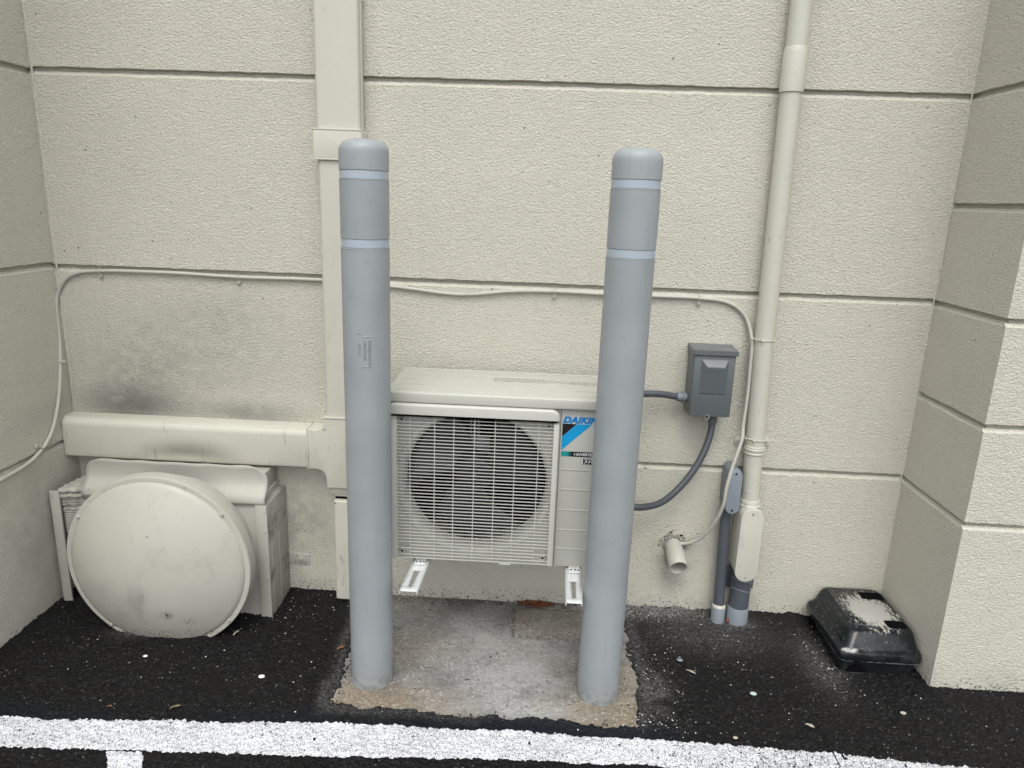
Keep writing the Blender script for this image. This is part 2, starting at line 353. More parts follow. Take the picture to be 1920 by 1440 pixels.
def add_box(bm, x0, x1, y0, y1, z0, z1, bev=0.0, seg=2, mat=None):
    r = bmesh.ops.create_cube(bm, size=1.0); vs = r['verts']
    for v in vs: v.co = Vector(((x0 + x1) / 2 + v.co.x * (x1 - x0), (y0 + y1) / 2 + v.co.y * (y1 - y0), (z0 + z1) / 2 + v.co.z * (z1 - z0)))
    if bev:
        es = list({e for v in vs for e in v.link_edges})
        bmesh.ops.bevel(bm, geom=es, offset=bev, segments=seg, profile=0.5, affect='EDGES')
    return vs
def box(name, x0, x1, y0, y1, z0, z1, mat, parent=None, bev=0.0, seg=2, off=(0, 0, 0)):
    bm = bmesh.new(); add_box(bm, x0, x1, y0, y1, z0, z1, bev, seg); return bmo(name, bm, mat, parent, off)
def frame_of(d):
    d = Vector(d).normalized(); a = Vector((0, 0, 1)) if abs(d.z) < 0.9 else Vector((1, 0, 0))
    u = d.cross(a).normalized(); return u, d.cross(u).normalized()
def add_rev(bm, prof, p0, d, n=32, cap0=True, cap1=True):
    """revolve prof [(dist along axis, radius)] round the axis from p0 along d"""
    d = Vector(d).normalized(); p0 = Vector(p0); u, v = frame_of(d); rings = []
    for (t, r) in prof:
        rings.append([bm.verts.new(p0 + d * t + (u * math.cos(2 * PI * k / n) + v * math.sin(2 * PI * k / n)) * r) for k in range(n)])
    for a, b in zip(rings, rings[1:]):
        for k in range(n): bm.faces.new((a[k], a[(k + 1) % n], b[(k + 1) % n], b[k]))
    if cap0: bm.faces.new(rings[0])
    if cap1: bm.faces.new(rings[-1])
def rev(name, prof, p0, d, mat, parent=None, n=32, cap0=True, cap1=True, off=(0, 0, 0)):
    bm = bmesh.new(); add_rev(bm, prof, p0, d, n, cap0, cap1); return bmo(name, bm, mat, parent, off)
def smooth_path(pts, step=0.01):
    P = [Vector(p) for p in pts]; P = [P[0] * 2 - P[1]] + P + [P[-1] * 2 - P[-2]]; out = []
    for i in range(1, len(P) - 2):
        a, b, c, d = P[i - 1:i + 3]; n = max(2, int((c - b).length / step))
        for k in range(n):
            t = k / n
            out.append(0.5 * ((2 * b) + (c - a) * t + (2 * a - 5 * b + 4 * c - d) * t * t + (3 * b - a - 3 * c + d) * t ** 3))
    out.append(P[-2]); return out
def add_tube(bm, pts, rad, n=10, cap=True):
    rings = []; prev = None
    for i, p in enumerate(pts):
        t = (pts[min(i + 1, len(pts) - 1)] - pts[max(i - 1, 0)]).normalized()
        if prev is None: u, _ = frame_of(t)
        else: u = (prev - t * prev.dot(t)).normalized()
        prev = u; v = t.cross(u)
        r = rad(i) if callable(rad) else rad
        rings.append([bm.verts.new(p + (u * math.cos(2 * PI * k / n) + v * math.sin(2 * PI * k / n)) * r) for k in range(n)])
    for a, b in zip(rings, rings[1:]):
        for k in range(n): bm.faces.new((a[k], a[(k + 1) % n], b[(k + 1) % n], b[k]))
    if cap: bm.faces.new(rings[0]); bm.faces.new(rings[-1])
def tube(name, pts, rad, mat, parent=None, n=10, off=(0, 0, 0), step=0.01, sm=True):
    bm = bmesh.new(); add_tube(bm, smooth_path(pts, step) if sm else [Vector(p) for p in pts], rad, n); return bmo(name, bm, mat, parent, off)
def prism(bm, poly, y0, y1, bev=0.0, seg=2, bevback=False):
    """poly in (x,z), extruded from y0 (front) to y1; front rim bevelled"""
    f = bm.faces.new([bm.verts.new((x, y0, z)) for x, z in poly])
    r = bmesh.ops.extrude_face_region(bm, geom=[f])
    vs = [v for v in r['geom'] if isinstance(v, bmesh.types.BMVert)]
    for v in vs: v.co.y = y1
    if bev:
        es = [e for e in f.edges]
        if bevback:
            fb = [g for g in r['geom'] if isinstance(g, bmesh.types.BMFace)][0]; es += list(fb.edges)
        bmesh.ops.bevel(bm, geom=es, offset=bev, segments=seg, profile=0.5, affect='EDGES')
def stadium(cx, z0, z1, hw, n=12):
    p = []
    for k in range(n + 1): a = PI * k / n; p.append((cx + hw * math.cos(a), z1 - hw + hw * math.sin(a)))
    for k in range(n + 1): a = PI + PI * k / n; p.append((cx + hw * math.cos(a), z0 + hw + hw * math.sin(a)))
    return p
def rrect(x0, x1, z0, z1, r, n=6, rs=None):
    rs = rs or (r, r, r, r); p = []     # order: top right, top left, bottom left, bottom right
    for (cx, cz, a0, rr) in ((x1, z1, 0, rs[0]), (x0, z1, 90, rs[1]), (x0, z0, 180, rs[2]), (x1, z0, 270, rs[3])):
        sx = -1 if cx == x1 else 1; sz = -1 if cz == z1 else 1
        if rr == 0: p.append((cx, cz)); continue
        for k in range(n + 1):
            a = math.radians(a0 + 90 * k / n); p.append((cx + sx * rr + rr * math.cos(a), cz + sz * rr + rr * math.sin(a)))
    return p
def screw(name, p, d, r, h, mat, parent, off=(0, 0, 0), n=12):
    """low pan head with a slot of its own"""
    return rev(name, [(0, r), (h * 0.5, r), (h, r * 0.7), (h, r * 0.28), (h * 0.45, r * 0.22)], p, d, mat, parent, n, off=off)
def text_mesh(body, size, shear=0.0, offset=0.0, extrude=0.0003, spacing=1.0, align='LEFT'):
    cu = bpy.data.curves.new('t', 'FONT'); cu.body = body; cu.size = size; cu.shear = shear; cu.offset = offset
    cu.extrude = extrude; cu.space_character = spacing; cu.align_x = align; cu.resolution_u = 4
    o = bpy.data.objects.new('t', cu); COL.objects.link(o)
    dg = bpy.context.evaluated_depsgraph_get(); me = bpy.data.meshes.new_from_object(o.evaluated_get(dg))
    bpy.data.objects.remove(o); bpy.data.curves.remove(cu); me.materials.clear(); return me
def text(name, body, size, mat, parent, mapping, off=(0, 0, 0), sx=1.0, **k):
    me = text_mesh(body, size, **k)
    for v in me.vertices: v.co = Vector(mapping(v.co.x * sx, v.co.y, v.co.z))
    return link(name, me, mat, parent, off, smooth=0)

# ------------------------------------------------------------------ numeric noise for the height fields
def vnoise(x, y, cell, seed):
    r = np.random.default_rng(seed).random((257, 257))
    gx, gy = x / cell + 1000.0, y / cell + 1000.0
    ix, iy = np.floor(gx).astype(int), np.floor(gy).astype(int); fx, fy = gx - ix, gy - iy
    fx = fx * fx * (3 - 2 * fx); fy = fy * fy * (3 - 2 * fy); ix %= 256; iy %= 256
    return (r[ix, iy] * (1 - fx) + r[ix + 1, iy] * fx) * (1 - fy) + (r[ix, iy + 1] * (1 - fx) + r[ix + 1, iy + 1] * fx) * fy
def worley(x, y, cell, seed):
    r = np.random.default_rng(seed).random((256, 256, 3)); gx, gy = x / cell + 1000.0, y / cell + 1000.0
    ix, iy = np.floor(gx).astype(int), np.floor(gy).astype(int); best = np.full(x.shape, 9.0); hv = np.zeros(x.shape)
    for a in (-1, 0, 1):
        for b in (-1, 0, 1):
            q = r[(ix + a) % 256, (iy + b) % 256]
            d = np.hypot(ix + a + q[..., 0] - gx, iy + b + q[..., 1] - gy); m = d < best
            best = np.where(m, d, best); hv = np.where(m, q[..., 2], hv)
    return best, hv
def sstep(x, a, b):
    t = np.clip((x - a) / (b - a), 0, 1); return t * t * (3 - 2 * t)
PAD = [(-0.547, 1.709), (-0.30, 1.708), (-0.118, 1.703), (0.324, 1.697), (0.345, 1.87), (0.342, 2.17), (0.348, 2.40), (-0.585, 2.40), (-0.572, 2.03), (-0.553, 1.84)]
def sd_poly(x, y, poly):
    """signed distance, positive inside"""
    d = np.full(x.shape, 9.0); ins = np.zeros(x.shape, bool); n = len(poly)
    for i in range(n):
        ax, ay = poly[i]; bx, by = poly[(i + 1) % n]; ex, ey = bx - ax, by - ay
        t = np.clip(((x - ax) * ex + (y - ay) * ey) / (ex * ex + ey * ey), 0, 1)
        d = np.minimum(d, np.hypot(x - ax - ex * t, y - ay - ey * t))
        c = ((ay > y) != (by > y)) & (x < (bx - ax) * (y - ay) / (by - ay + 1e-12) + ax); ins ^= c
    return np.where(ins, d, -d)
def asphalt_h(x, y):
    w, hv = worley(x, y, 0.0105, 3); w2, hv2 = worley(x, y, 0.0058, 4)
    h = 0.0052 * (1 - np.clip(w, 0, 1)) * (0.3 + hv) + 0.0024 * (1 - np.clip(w2, 0, 1)) * (0.3 + hv2)
    h = h + 0.004 * (vnoise(x, y, 0.30, 5) - 0.5) + 0.003 * (vnoise(x, y, 0.09, 6) - 0.5)
    h = h + 0.022 * sstep(x, -1.25, -1.62)                                   # banks up to the left wall
    wall = sstep(y, 2.235, 2.305) * (0.35 + 0.65 * sstep(x, 0.2, 0.4)); h = h + 0.010 * wall * (0.5 + vnoise(x, y, 0.05, 8))
    pier = sstep(y, 1.90, 1.945) * sstep(x, 1.22, 1.25); h = h + 0.006 * pier
    fill = sstep(vnoise(x, y, 0.035, 9) + 0.5 * vnoise(x, y, 0.011, 10), 0.65, 1.15)
    return h + 0.004 * fill
def pad_edge(x, y):
    return sd_poly(x, y, PAD) + 0.022 * (vnoise(x, y, 0.045, 11) - 0.5) + 0.016 * (vnoise(x, y, 0.014, 12) - 0.5)
def grid_obj(name, xs, ys, Z, keep, mat, mask=None):
    nx, ny = len(xs), len(ys); X, Y = np.meshgrid(xs, ys, indexing='ij')
    co = np.stack([X, Y, Z], -1).reshape(-1, 3)
    i = np.arange(nx * ny).reshape(nx, ny)
    q = np.stack([i[:-1, :-1], i[1:, :-1], i[1:, 1:], i[:-1, 1:]], -1)
    kf = keep[:-1, :-1] & keep[1:, :-1] & keep[1:, 1:] & keep[:-1, 1:]
    q = q[kf]; used = np.unique(q); rm = np.full(nx * ny, -1); rm[used] = np.arange(len(used)); q = rm[q]; co = co[used]
    me = bpy.data.meshes.new(name); me.vertices.add(len(co)); me.vertices.foreach_set('co', co.astype(np.float32).ravel())
    me.loops.add(q.size); me.loops.foreach_set('vertex_index', q.astype(np.int32).ravel())
    me.polygons.add(len(q)); me.polygons.foreach_set('loop_start', np.arange(0, q.size, 4, dtype=np.int32)); me.update(calc_edges=True); me.validate()
    if mask is not None:
        a = me.color_attributes.new('mask', 'FLOAT_COLOR', 'POINT')
        m = np.concatenate([mask.reshape(-1, 3)[used], np.ones((len(used), 1))], 1); a.data.foreach_set('color', m.astype(np.float32).ravel())
    me.materials.append(mat); me.polygons.foreach_set('use_smooth', [True] * len(me.polygons))
    o = bpy.data.objects.new(name, me); COL.objects.link(o); return o

# ================================================================== GROUND
def line_top(x): return np.interp(x, [-1.8, -1.42, -0.96, -0.5, -0.02, 0.44, 0.9, 1.33, 2.2], [1.565, 1.579, 1.606, 1.637, 1.650, 1.648, 1.636, 1.616, 1.57])
def line_bot(x): return np.interp(x, [-1.8, -1.34, -0.90, -0.46, -0.02, 0.31, 0.9, 1.4, 2.2], [1.462, 1.478, 1.497, 1.516, 1.543, 1.553, 1.535, 1.515, 1.47])
xs = np.arange(-1.66, 1.95, 0.004); ys = np.arange(1.30, 2.336, 0.004)
X, Y = np.meshgrid(xs, ys, indexing='ij')
e = pad_edge(X, Y)
Z = asphalt_h(X, Y) + 0.002
Z = Z - 0.030 * sstep(e, -0.004, 0.016)
dust = 1.0 * np.exp(-(((X - 0.46) / 0.19) ** 2 + ((Y - 2.30) / 0.060) ** 2)) + 0.30 * np.exp(-(((X - 0.62) / 0.22) ** 2 + ((Y - 2.16) / 0.10) ** 2))
dust += 0.35 * np.exp(-(((X - 0.95) / 0.06) ** 2 + ((Y - 2.03) / 0.14) ** 2)) + 0.55 * np.exp(-(((X - 0.40) / 0.05) ** 2 + ((Y - 1.88) / 0.12) ** 2)) * vnoise(X, Y, 0.03, 14)
dust += 0.25 * np.exp(-(((X + 1.30) / 0.06) ** 2 + ((Y - 1.98) / 0.03) ** 2)) + 0.4 * np.exp(-(((X - 0.735) / 0.06) ** 2 + ((Y - 2.235) / 0.03) ** 2))
dust += 0.30 * np.exp(-((e + 0.02) / 0.02) ** 2)
over = line_top(X)
bl = sstep(Y - over, 0.075 + 0.02 * vnoise(X, Y, 0.08, 15), 0.03) * sstep(Y - over, -0.03, 0.0)
bl *= np.clip(sstep(X, -0.98, -0.80) + sstep(-X, 1.05, 1.2), 0, 1) * sstep(-X, -0.55, -0.30) * (0.35 + 0.65 * sstep(vnoise(X, Y, 0.16, 16), 0.3, 0.6))
mask = np.stack([np.clip(dust, 0, 1), np.clip(bl, 0, 1), np.zeros_like(X)], -1)
g = grid_obj('asphalt_ground', xs, ys, Z, e < 0.05, M['asphalt'], mask); tag(g, kind='structure')
# coarse continuation of the same asphalt out to the horizon
S = 400.0; x0, x1, y0, y1 = -1.655, 1.945, 1.304, 2.33; z = 0.005
vs = [(-S, -S, z), (S, -S, z), (S, S, z), (-S, S, z), (x0, y0, z), (x1, y0, z), (x1, y1, z), (x0, y1, z)]
o = mk('surrounding_ground', vs, [(0, 1, 5, 4), (1, 2, 6, 5), (2, 3, 7, 6), (3, 0, 4, 7)], M['asphalt'], smooth=0); tag(o, kind='structure')

# concrete pad
xs = np.arange(-0.625, 0.40, 0.004); ys = np.arange(1.66, 2.336, 0.004); X, Y = np.meshgrid(xs, ys, indexing='ij')
e = pad_edge(X, Y)
w, hv = worley(X, Y, 0.009, 21)
expo = sstep(vnoise(X, Y, 0.25, 22) + 0.4 * vnoise(X, Y, 0.06, 23), 0.45, 0.95)
Z = 0.0015 * expo * (1 - np.clip(w, 0, 1)) * (0.4 + hv) + 0.004 * (vnoise(X, Y, 0.18, 24) - 0.5) + 0.0012 * (vnoise(X, Y, 0.012, 25) - 0.5) + 0.002
rough_edge = sstep(e, 0.10, 0.0); Z += rough_edge * (0.003 * (1 - np.clip(w, 0, 1)) - 0.004)
tile = (X > -0.045) & (X < 0.215) & (Y > 2.088) & (Y < 2.262)
tb = sstep(X, -0.049, -0.041) * sstep(-X, -0.22, -0.21) * sstep(Y, 2.085 , 2.092) * sstep(-Y, -2.268, -2.255)
Z += 0.004 * tb
Z += 0.010 * sstep(Y, 2.262, 2.30) * (0.3 + vnoise(X, Y, 0.025, 26)) * sstep(X, -0.05, 0.05)
warmm = np.clip(sstep(-Y, -1.86, -1.75) * (1 - np.exp(-((X + 0.07) / 0.16) ** 2)) + 0.75 * np.exp(-(((X + 0.37) / 0.08) ** 2 + ((Y - 1.99) / 0.06) ** 2)) + 0.6 * sstep(X, 0.10, 0.26) * sstep(-Y, -2.05, -1.95) + 0.55 * tb, 0, 1)
warmm *= 0.55 + 0.45 * vnoise(X, Y, 0.05, 27)
pale = (1 - 0.7 * tb) * np.exp(-(((X + 0.05) / 0.20) ** 2 + ((Y - 1.88) / 0.15) ** 2)) + 0.7 * np.exp(-(((X + 0.15) / 0.17) ** 2 + ((Y - 2.12) / 0.10) ** 2)) + 0.9 * np.exp(-(((X - 0.03) / 0.14) ** 2 + ((Y - 1.735) / 0.035) ** 2))
dark = 0.9 * sstep(Y, 2.235, 2.30) + 0.5 * np.exp(-(((X - 0.12) / 0.09) ** 2 + ((Y - 1.94) / 0.07) ** 2)) + 0.55 * np.exp(-(((X - 0.27) / 0.12) ** 2 + ((Y - 1.76) / 0.05) ** 2)) + 0.45 * np.exp(-(((X + 0.45) / 0.10) ** 2 + ((Y - 1.76) / 0.04) ** 2)) + 0.38 * tb
edge = 1.0 * np.exp(-((Y - 2.088) / 0.006) ** 2) * ((X > -0.045) & (X < 0.215)) + 1.0 * np.exp(-((X + 0.045) / 0.006) ** 2) * ((Y > 2.088) & (Y < 2.262))
edge += 0.5 * np.exp(-((Y - 1.998) / 0.005) ** 2) * ((X > -0.42) & (X < -0.2)) * sstep(vnoise(X, Y, 0.03, 28), 0.2, 0.6)
mask = np.stack([warmm, np.clip(pale, 0, 1), np.clip(dark + edge, 0, 1)], -1)
g = grid_obj('concrete_pad', xs, ys, Z, e > -0.03, M['concrete'], mask); tag(g, kind='structure')

# painted line and its short spur: a skin just above the stones
xs = np.arange(-1.66, 1.94, 0.003); ys = np.arange(1.42, 1.70, 0.003); X, Y = np.meshgrid(xs, ys, indexing='ij')
rag = 0.006 * (vnoise(X, Y, 0.02, 31) - 0.5) + 0.006 * (vnoise(X, Y, 0.007, 32) - 0.5) + 0.008 * (vnoise(X, Y, 0.2, 33) - 0.5)
inl = (Y < line_top(X) + rag) & (Y > line_bot(X) + rag * 0.6)
chip = (vnoise(X, Y, 0.012, 34) + 0.5 * vnoise(X, Y, 0.05, 35)) > 1.40 - 0.10 * sstep(X, 0.2, 0.8)
g = grid_obj('painted_line', xs, ys, asphalt_h(X, Y) * 0.9 + 0.002 + 0.0026, inl & ~chip, M['paint']); tag(g, kind='structure')
xs = np.arange(-1.10, -0.93, 0.003); ys = np.arange(1.30, 1.52, 0.003); X, Y = np.meshgrid(xs, ys, indexing='ij')
rag = 0.008 * (vnoise(X, Y, 0.02, 36) - 0.5)
sh = -0.60 * (Y - 1.489); inl = (X > -1.067 + rag + sh) & (X < -0.973 + rag + sh) & (Y < line_bot(X) - 0.001 + rag * 0.2)
g = grid_obj('painted_spur', xs, ys, asphalt_h(X, Y) * 0.9 + 0.002 + 0.0026, inl & ~((vnoise(X, Y, 0.012, 37)) > 0.95), M['paint']); tag(g, kind='structure')

# ================================================================== BUILDING
bld = thing('building', (0, 2.317, 0), 'beige stucco building wall recess divided by horizontal grooves behind the bollards', 'building')
BO = (0, -2.317, 0)
def panel(parent, O, U, N, w, h, off, seed, top=True, bottom=True):
    """stucco panel: O lower corner on the backing, U along, N outwards; chamfered top, crisp lower edge"""
    O, U, N = Vector(O), Vector(U), Vector(N); T = 0.012
    nu = max(2, int(w / 0.02)); us = [w * i / nu for i in range(nu + 1)]
    rows = [(0.0, 0.0), (0.0, 0.80), (0.0015, 1.0)]; k = max(2, int(h / 0.05))
    rows += [(0.0015 + (h - 0.0128) * i / k, 1.0) for i in range(1, k)] + [(h - 0.010, 1.0), (h - 0.005, 0.42), (h, 0.22), (h, 0.0)]
    V = []; r = random.Random(seed); jb = [r.uniform(-1, 1) for _ in us]; jt = [r.uniform(-1, 1) for _ in us]
    for ri, (z, d) in enumerate(rows):
        for i, u in enumerate(us):
            dz = (jb[i] * 0.0011 if ri < 3 else (jt[i] * 0.0011 if ri > len(rows) - 5 else 0))
            bul = 0.0012 * math.sin(u * 5.1 + seed) * math.sin(z * 7.3 + seed * 2) if 3 <= ri <= len(rows) - 5 else 0
            V.append(O + U * u + N * (T * d + bul) + Vector((0, 0, z + dz)))
    n = nu + 1; F = [(a * n + i, a * n + i + 1, (a + 1) * n + i + 1, (a + 1) * n + i) for a in range(len(rows) - 1) for i in range(nu)]
    F += [tuple(a * n for a in range(len(rows)))[::-1], tuple(a * n + nu for a in range(len(rows)))]
    me = bpy.data.meshes.new('stucco_panel'); me.from_pydata([tuple(v) for v in V], [], F); me.update()
    bm = bmesh.new(); bm.from_mesh(me); bmesh.ops.recalc_face_normals(bm, faces=bm.faces[:]); bm.to_mesh(me); bm.free()
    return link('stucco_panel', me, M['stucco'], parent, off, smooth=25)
G6 = [-0.12, 0.560, 1.155, 1.762, 2.37, 2.98, 3.6]
G3 = [-0.12, 0.256, 0.556, 0.853, 1.151, 1.449, 1.764, 2.07, 2.37, 2.68, 2.98, 3.6]
G3 = [-0.12, 0.556, 0.853, 1.151, 1.449, 1.764, 2.07, 2.37, 2.68, 2.98, 3.6]
GAP = 0.0125; sd_ = 0
def wall(backname, backing, O, U, N, w, G):
    global sd_
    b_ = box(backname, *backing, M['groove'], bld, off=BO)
    for a, c in zip(G, G[1:]):
        sd_ += 1; panel(b_, (O[0], O[1], a + GAP / 2), U, N, w, c - a - GAP, (0, 0, 0), sd_)
    return b_
wall('back_wall', (-1.80, 1.44, 2.317, 2.55, -0.12, 3.6), (-1.6272, 2.317), (1, 0, 0), (0, -1, 0), 2.8894, G6)
wall('side_wall', (-1.90, -1.627, 1.30, 2.3165, -0.12, 3.6), (-1.627, 1.30), (0, 1, 0), (1, 0, 0), 1.0165, [-0.12, 0.563, 1.162, 1.756, 2.37, 2.98, 3.6])
wall('return_wall', (1.262, 1.50, 1.9542, 2.3165, -0.12, 3.6), (1.262, 1.9543), (0, 1, 0), (-1, 0, 0), 0.3622, G3)
wall('pier_wall', (1.5, 4.2, 1.9540, 2.3160, -0.12, 3.6), (1.2502, 1.9542), (1, 0, 0), (0, -1, 0), 2.9490, G3)
wall('outer_wall', (-4.6, -1.901, 1.302, 1.6, -0.12, 3.6), (-4.6, 1.302), (1, 0, 0), (0, -1, 0), 2.972, [-0.12, 0.563, 1.162, 1.756, 2.37, 2.98, 3.6])
for (x, w) in ((-1.608, 0.0075), (1.2465, 0.005)):
    pts = []; bm = bmesh.new()
    pz = [(-0.05 + 3.6 * i / 60) for i in range(61)]; r = random.Random(int(x * 100))
    pts = [Vector((x + r.uniform(-.001, .001), 2.3060, zz)) for zz in pz]; add_tube(bm, pts, w * 0.5, 6)
    bmo('corner_bead', bm, M['stucco'], bld, BO)

# ================================================================== VERTICAL AND HORIZONTAL DUCT COVER
dc = thing('pipe_duct_cover', (-0.636, 2.305, 0.012), 'beige plastic pipe duct with tee fitting running down wall behind left bollard', 'duct')
DO = (0.636, -2.305, -0.012)
def vduct(name, x0, x1, z0, z1, yf, prof=True, bev=0.012):
    bm = bmesh.new()
    # cross section in (x,y): rounded front edges, fine fluting along the sides
    w = [(x0 + 0.004, 2.303), (x0 + 0.004, yf + 0.035), (x0, yf + 0.034), (x0, yf + 0.026), (x0 + 0.003, yf + 0.024), (x0 + 0.003, yf + bev)]
    for k in range(1, 6): a = PI / 2 * k / 6; w.append((x0 + 0.003 + bev * (1 - math.cos(a)), yf + bev * (1 - math.sin(a))))
    w.append((x0 + 0.003 + bev, yf)); w += [(x0 + x1 - a, b) for a, b in w[::-1]]
    A = [bm.verts.new((x, y, z0)) for x, y in w]; B = [bm.verts.new((x, y, z1)) for x, y in w]
    for i in range(len(w)): j = (i + 1) % len(w); bm.faces.new((A[i], A[j], B[j], B[i]))
    bm.faces.new(A); bm.faces.new(B)
    return bmo(name, bm, M['duct'], dc, DO)
vduct('duct_section', -0.706, -0.565, 1.585, 3.4, 2.243)
vduct('duct_section', -0.703, -0.567, 0.66, 1.545, 2.240)
def sleeve(name, poly, yf, bev=0.006, mat='duct', parent=dc, off=DO):
    bm = bmesh.new(); prism(bm, poly, yf, 2.3035, bev, 3); return bmo(name, bm, M[mat], parent, off)
cp = sleeve('duct_coupling', rrect(-0.7115, -0.5595, 1.519, 1.606, 0.0075), 2.233, 0.004)
box('rim', -0.7125, -0.5585, 2.2315, 2.24, 1.6035, 1.608, M['duct'], cp, 0.0015); box('rim', -0.7125, -0.5585, 2.2315, 2.24, 1.517, 1.5215, M['duct'], cp, 0.0015)
rev('screw_recess', [(0, 0.004), (0.004, 0.0035)], (-0.7125, 2.262, 1.560), (-1, 0, 0), M['hole'], cp, 10)
tee_poly = [(-0.707, 0.697), (-0.563, 0.697), (-0.563, 0.441), (-0.703, 0.441)]
# fillet into the horizontal branch
tee_poly += [(-0.7035, 0.475), (-0.708, 0.492), (-0.718, 0.503), (-0.735, 0.508), (-0.764, 0.5085), (-0.764, 0.652), (-0.735, 0.653), (-0.719, 0.657), (-0.710, 0.667)]
te = sleeve('tee_fitting', tee_poly, 2.231, 0.007)
box('rim', -0.710, -0.562, 2.2285, 2.2345, 0.692, 0.6975, M['duct'], te, 0.0015)
box('rim', -0.7655, -0.760, 2.2285, 2.30, 0.5065, 0.6545, M['duct'], te, 0.002)
screw('screw', (-0.704, 2.2305, 0.655), (0, -1, 0), 0.0045, 0.0015, M['hoodworn'], te)
text('brand_lettering', 'INABA', 0.017, M['duct'], te, lambda u, v, w: (-0.6385 + v, 2.2309 - w, 0.618 - u), extrude=0.0009, offset=0.0003)
rd = sleeve('reducer', rrect(-0.690, -0.566, 0.419, 0.4412, 0.005), 2.245, 0.002)
box('lip', -0.682, -0.572, 2.252, 2.303, 0.405, 0.4188, M['duct'], rd, 0.003)
sleeve('lower_duct_section', rrect(-0.6835, -0.575, 0.012, 0.396, 0.010), 2.238, 0.008)
screw('screw', (-0.676, 2.2375, 0.387), (0, -1, 0), 0.004, 0.0015, M['steel'], dc, DO)
box('gap_shadow_strip', -0.680, -0.578, 2.2555, 2.303, 0.3962, 0.4048, M['hole'], dc, off=DO).name = 'gap_shade_strip'  # near-black strip painted in for the shade of the gap below the reducer
# horizontal run with chamfered top edge and fluting
bm = bmesh.new(); yf = 2.236
w = [(2.303, 0.652), (2.262, 0.652), (2.258, 0.650), (2.2535, 0.6495), (2.2525, 0.647), (2.2475, 0.6455), (2.2465, 0.643), (2.242, 0.640), (yf + 0.001, 0.631), (yf, 0.622), (yf, 0.524), (yf + 0.003, 0.514), (yf + 0.010, 0.508), (yf + 0.02, 0.506), (2.303, 0.506)]
A = [bm.verts.new((-1.622, y + (0.012 if y < 2.29 else 0), z + (-.004 if z > .6 else .003))) for y, z in w]; A2 = [bm.verts.new((-1.612, y, z)) for y, z in w]; B = [bm.verts.new((-0.7655, y, z - 0.004 * 0)) for y, z in w]
for P_, Q_ in ((A, A2), (A2, B)):
    for i in range(len(w)): j = (i + 1) % len(w); bm.faces.new((P_[i], P_[j], Q_[j], Q_[i]))
bm.faces.new(A); bm.faces.new(B)
bmo('horizontal_duct_section', bm, M['duct'], dc, DO, smooth=30)

# ================================================================== BOLLARDS
def make_bollard():
    r0 = 0.0620
    t = thing('bollard', (-0.458, 1.843, 0.0), 'left grey plastic bollard, embossed text panel on its upper half', 'bollard', 'grey bollards guarding the outdoor unit')
    body = rev('sleeve', [(-0.02, r0), (0.0, r0), (1.288, r0)], (0, 0, 0), (0, 0, 1), M['bollard'], t, 72, cap1=False)
    rev('sleeve_groove', [(1.288, r0), (1.2885, r0 - 0.0022), (1.3105, r0 - 0.0022), (1.311, r0), (1.455, r0), (1.4555, r0 - 0.0022), (1.4775, r0 - 0.0022), (1.478, r0)], (0, 0, 0), (0, 0, 1), M['bollard'], t, 72, False, False)
    prof = [(1.478, r0 + 0.0003)]; R = 0.036
    prof += [(1.517, r0 + 0.0003)]
    for k in range(1, 15): a = PI / 2 * k / 14; prof.append((1.517 + 0.036 * math.sin(a) ** 0.78, 0.006 + (r0 - 0.0057) * math.cos(a) ** 0.62))
    prof += [(1.5531, 0.0005)]
    cap = rev('cap', prof, (0, 0, 0), (0, 0, 1), M['bollard'], t, 72, False)
    for (a, b_) in ((1.2895, 1.3095), (1.4568, 1.4768)):
        rev('reflective_band', [(a, r0 - 0.0022), (a, r0 - 0.0010), (b_, r0 - 0.0010), (b_, r0 - 0.0022)], (0, 0, 0), (0, 0, 1), M['tape'], t, 72, False, False)
    for a in (1.286, 1.4538): rev('ridge', [(a - 0.0016, r0 - 0.0005), (a, r0 + 0.0007), (a + 0.0014, r0 - 0.0005)], (0, 0, 0), (0, 0, 1), M['bollard'], t, 72, False, False)
    return t
def curved(cx, z0, r):
    def f(u, v, w):      # text runs downwards, letter tops to the right
        ang = -PI / 2 + (cx + v) / r
        return ((r + w) * math.cos(ang), (r + w) * math.sin(ang), z0 - u)
    return f
bl1 = make_bollard()
def copy_tree(o, parent=None):
    c = o.copy(); COL.objects.link(c); c.parent = parent
    for ch in list(o.children): copy_tree(ch, c)
    return c
bl2 = copy_tree(bl1); bl2.location = (0.2225, 1.838, 0.0); bl2.rotation_euler.z = 0.9
bl2['label'] = 'right grey plastic bollard, smooth and partly hiding the logo on the unit'
for nm_, (body, cx, sz, z0, sp) in dict(a=('POSTGUARD.COM', 0.0285, 0.0085, 1.056, 1.0), b=('1.800.447.8260', 0.0165, 0.0085, 1.056, 1.0), c=('0 0 1 0', 0.0025, 0.0095, 1.046, 1.1)).items():
    text('embossed_lettering', body, sz, M['bollard'], bl1, curved(cx - 0.010, z0, 0.0619), extrude=0.0014, spacing=sp, offset=-0.0001)
def arcpt(u, z): a = -PI / 2 + u / 0.062; return Vector((0.0623 * math.cos(a), 0.0623 * math.sin(a), z))
for path in ([arcpt(u, 1.065) for u in np.linspace(0.004, 0.030, 6)], [arcpt(u, 0.985) for u in np.linspace(0.004, 0.030, 6)],
             [arcpt(-0.0035 + 0.006 * math.cos(a), 1.068 + 0.006 * math.sin(a)) for a in np.linspace(0.3, PI - 0.3, 7)],
             [arcpt(-0.0035 + 0.006 * math.cos(a), 0.984 - 0.004 * math.sin(a)) for a in np.linspace(0.3, PI - 0.3, 7)]):
    bm = bmesh.new(); add_tube(bm, path, 0.0010, 6); bmo('embossed_border', bm, M['bollard'], bl1)

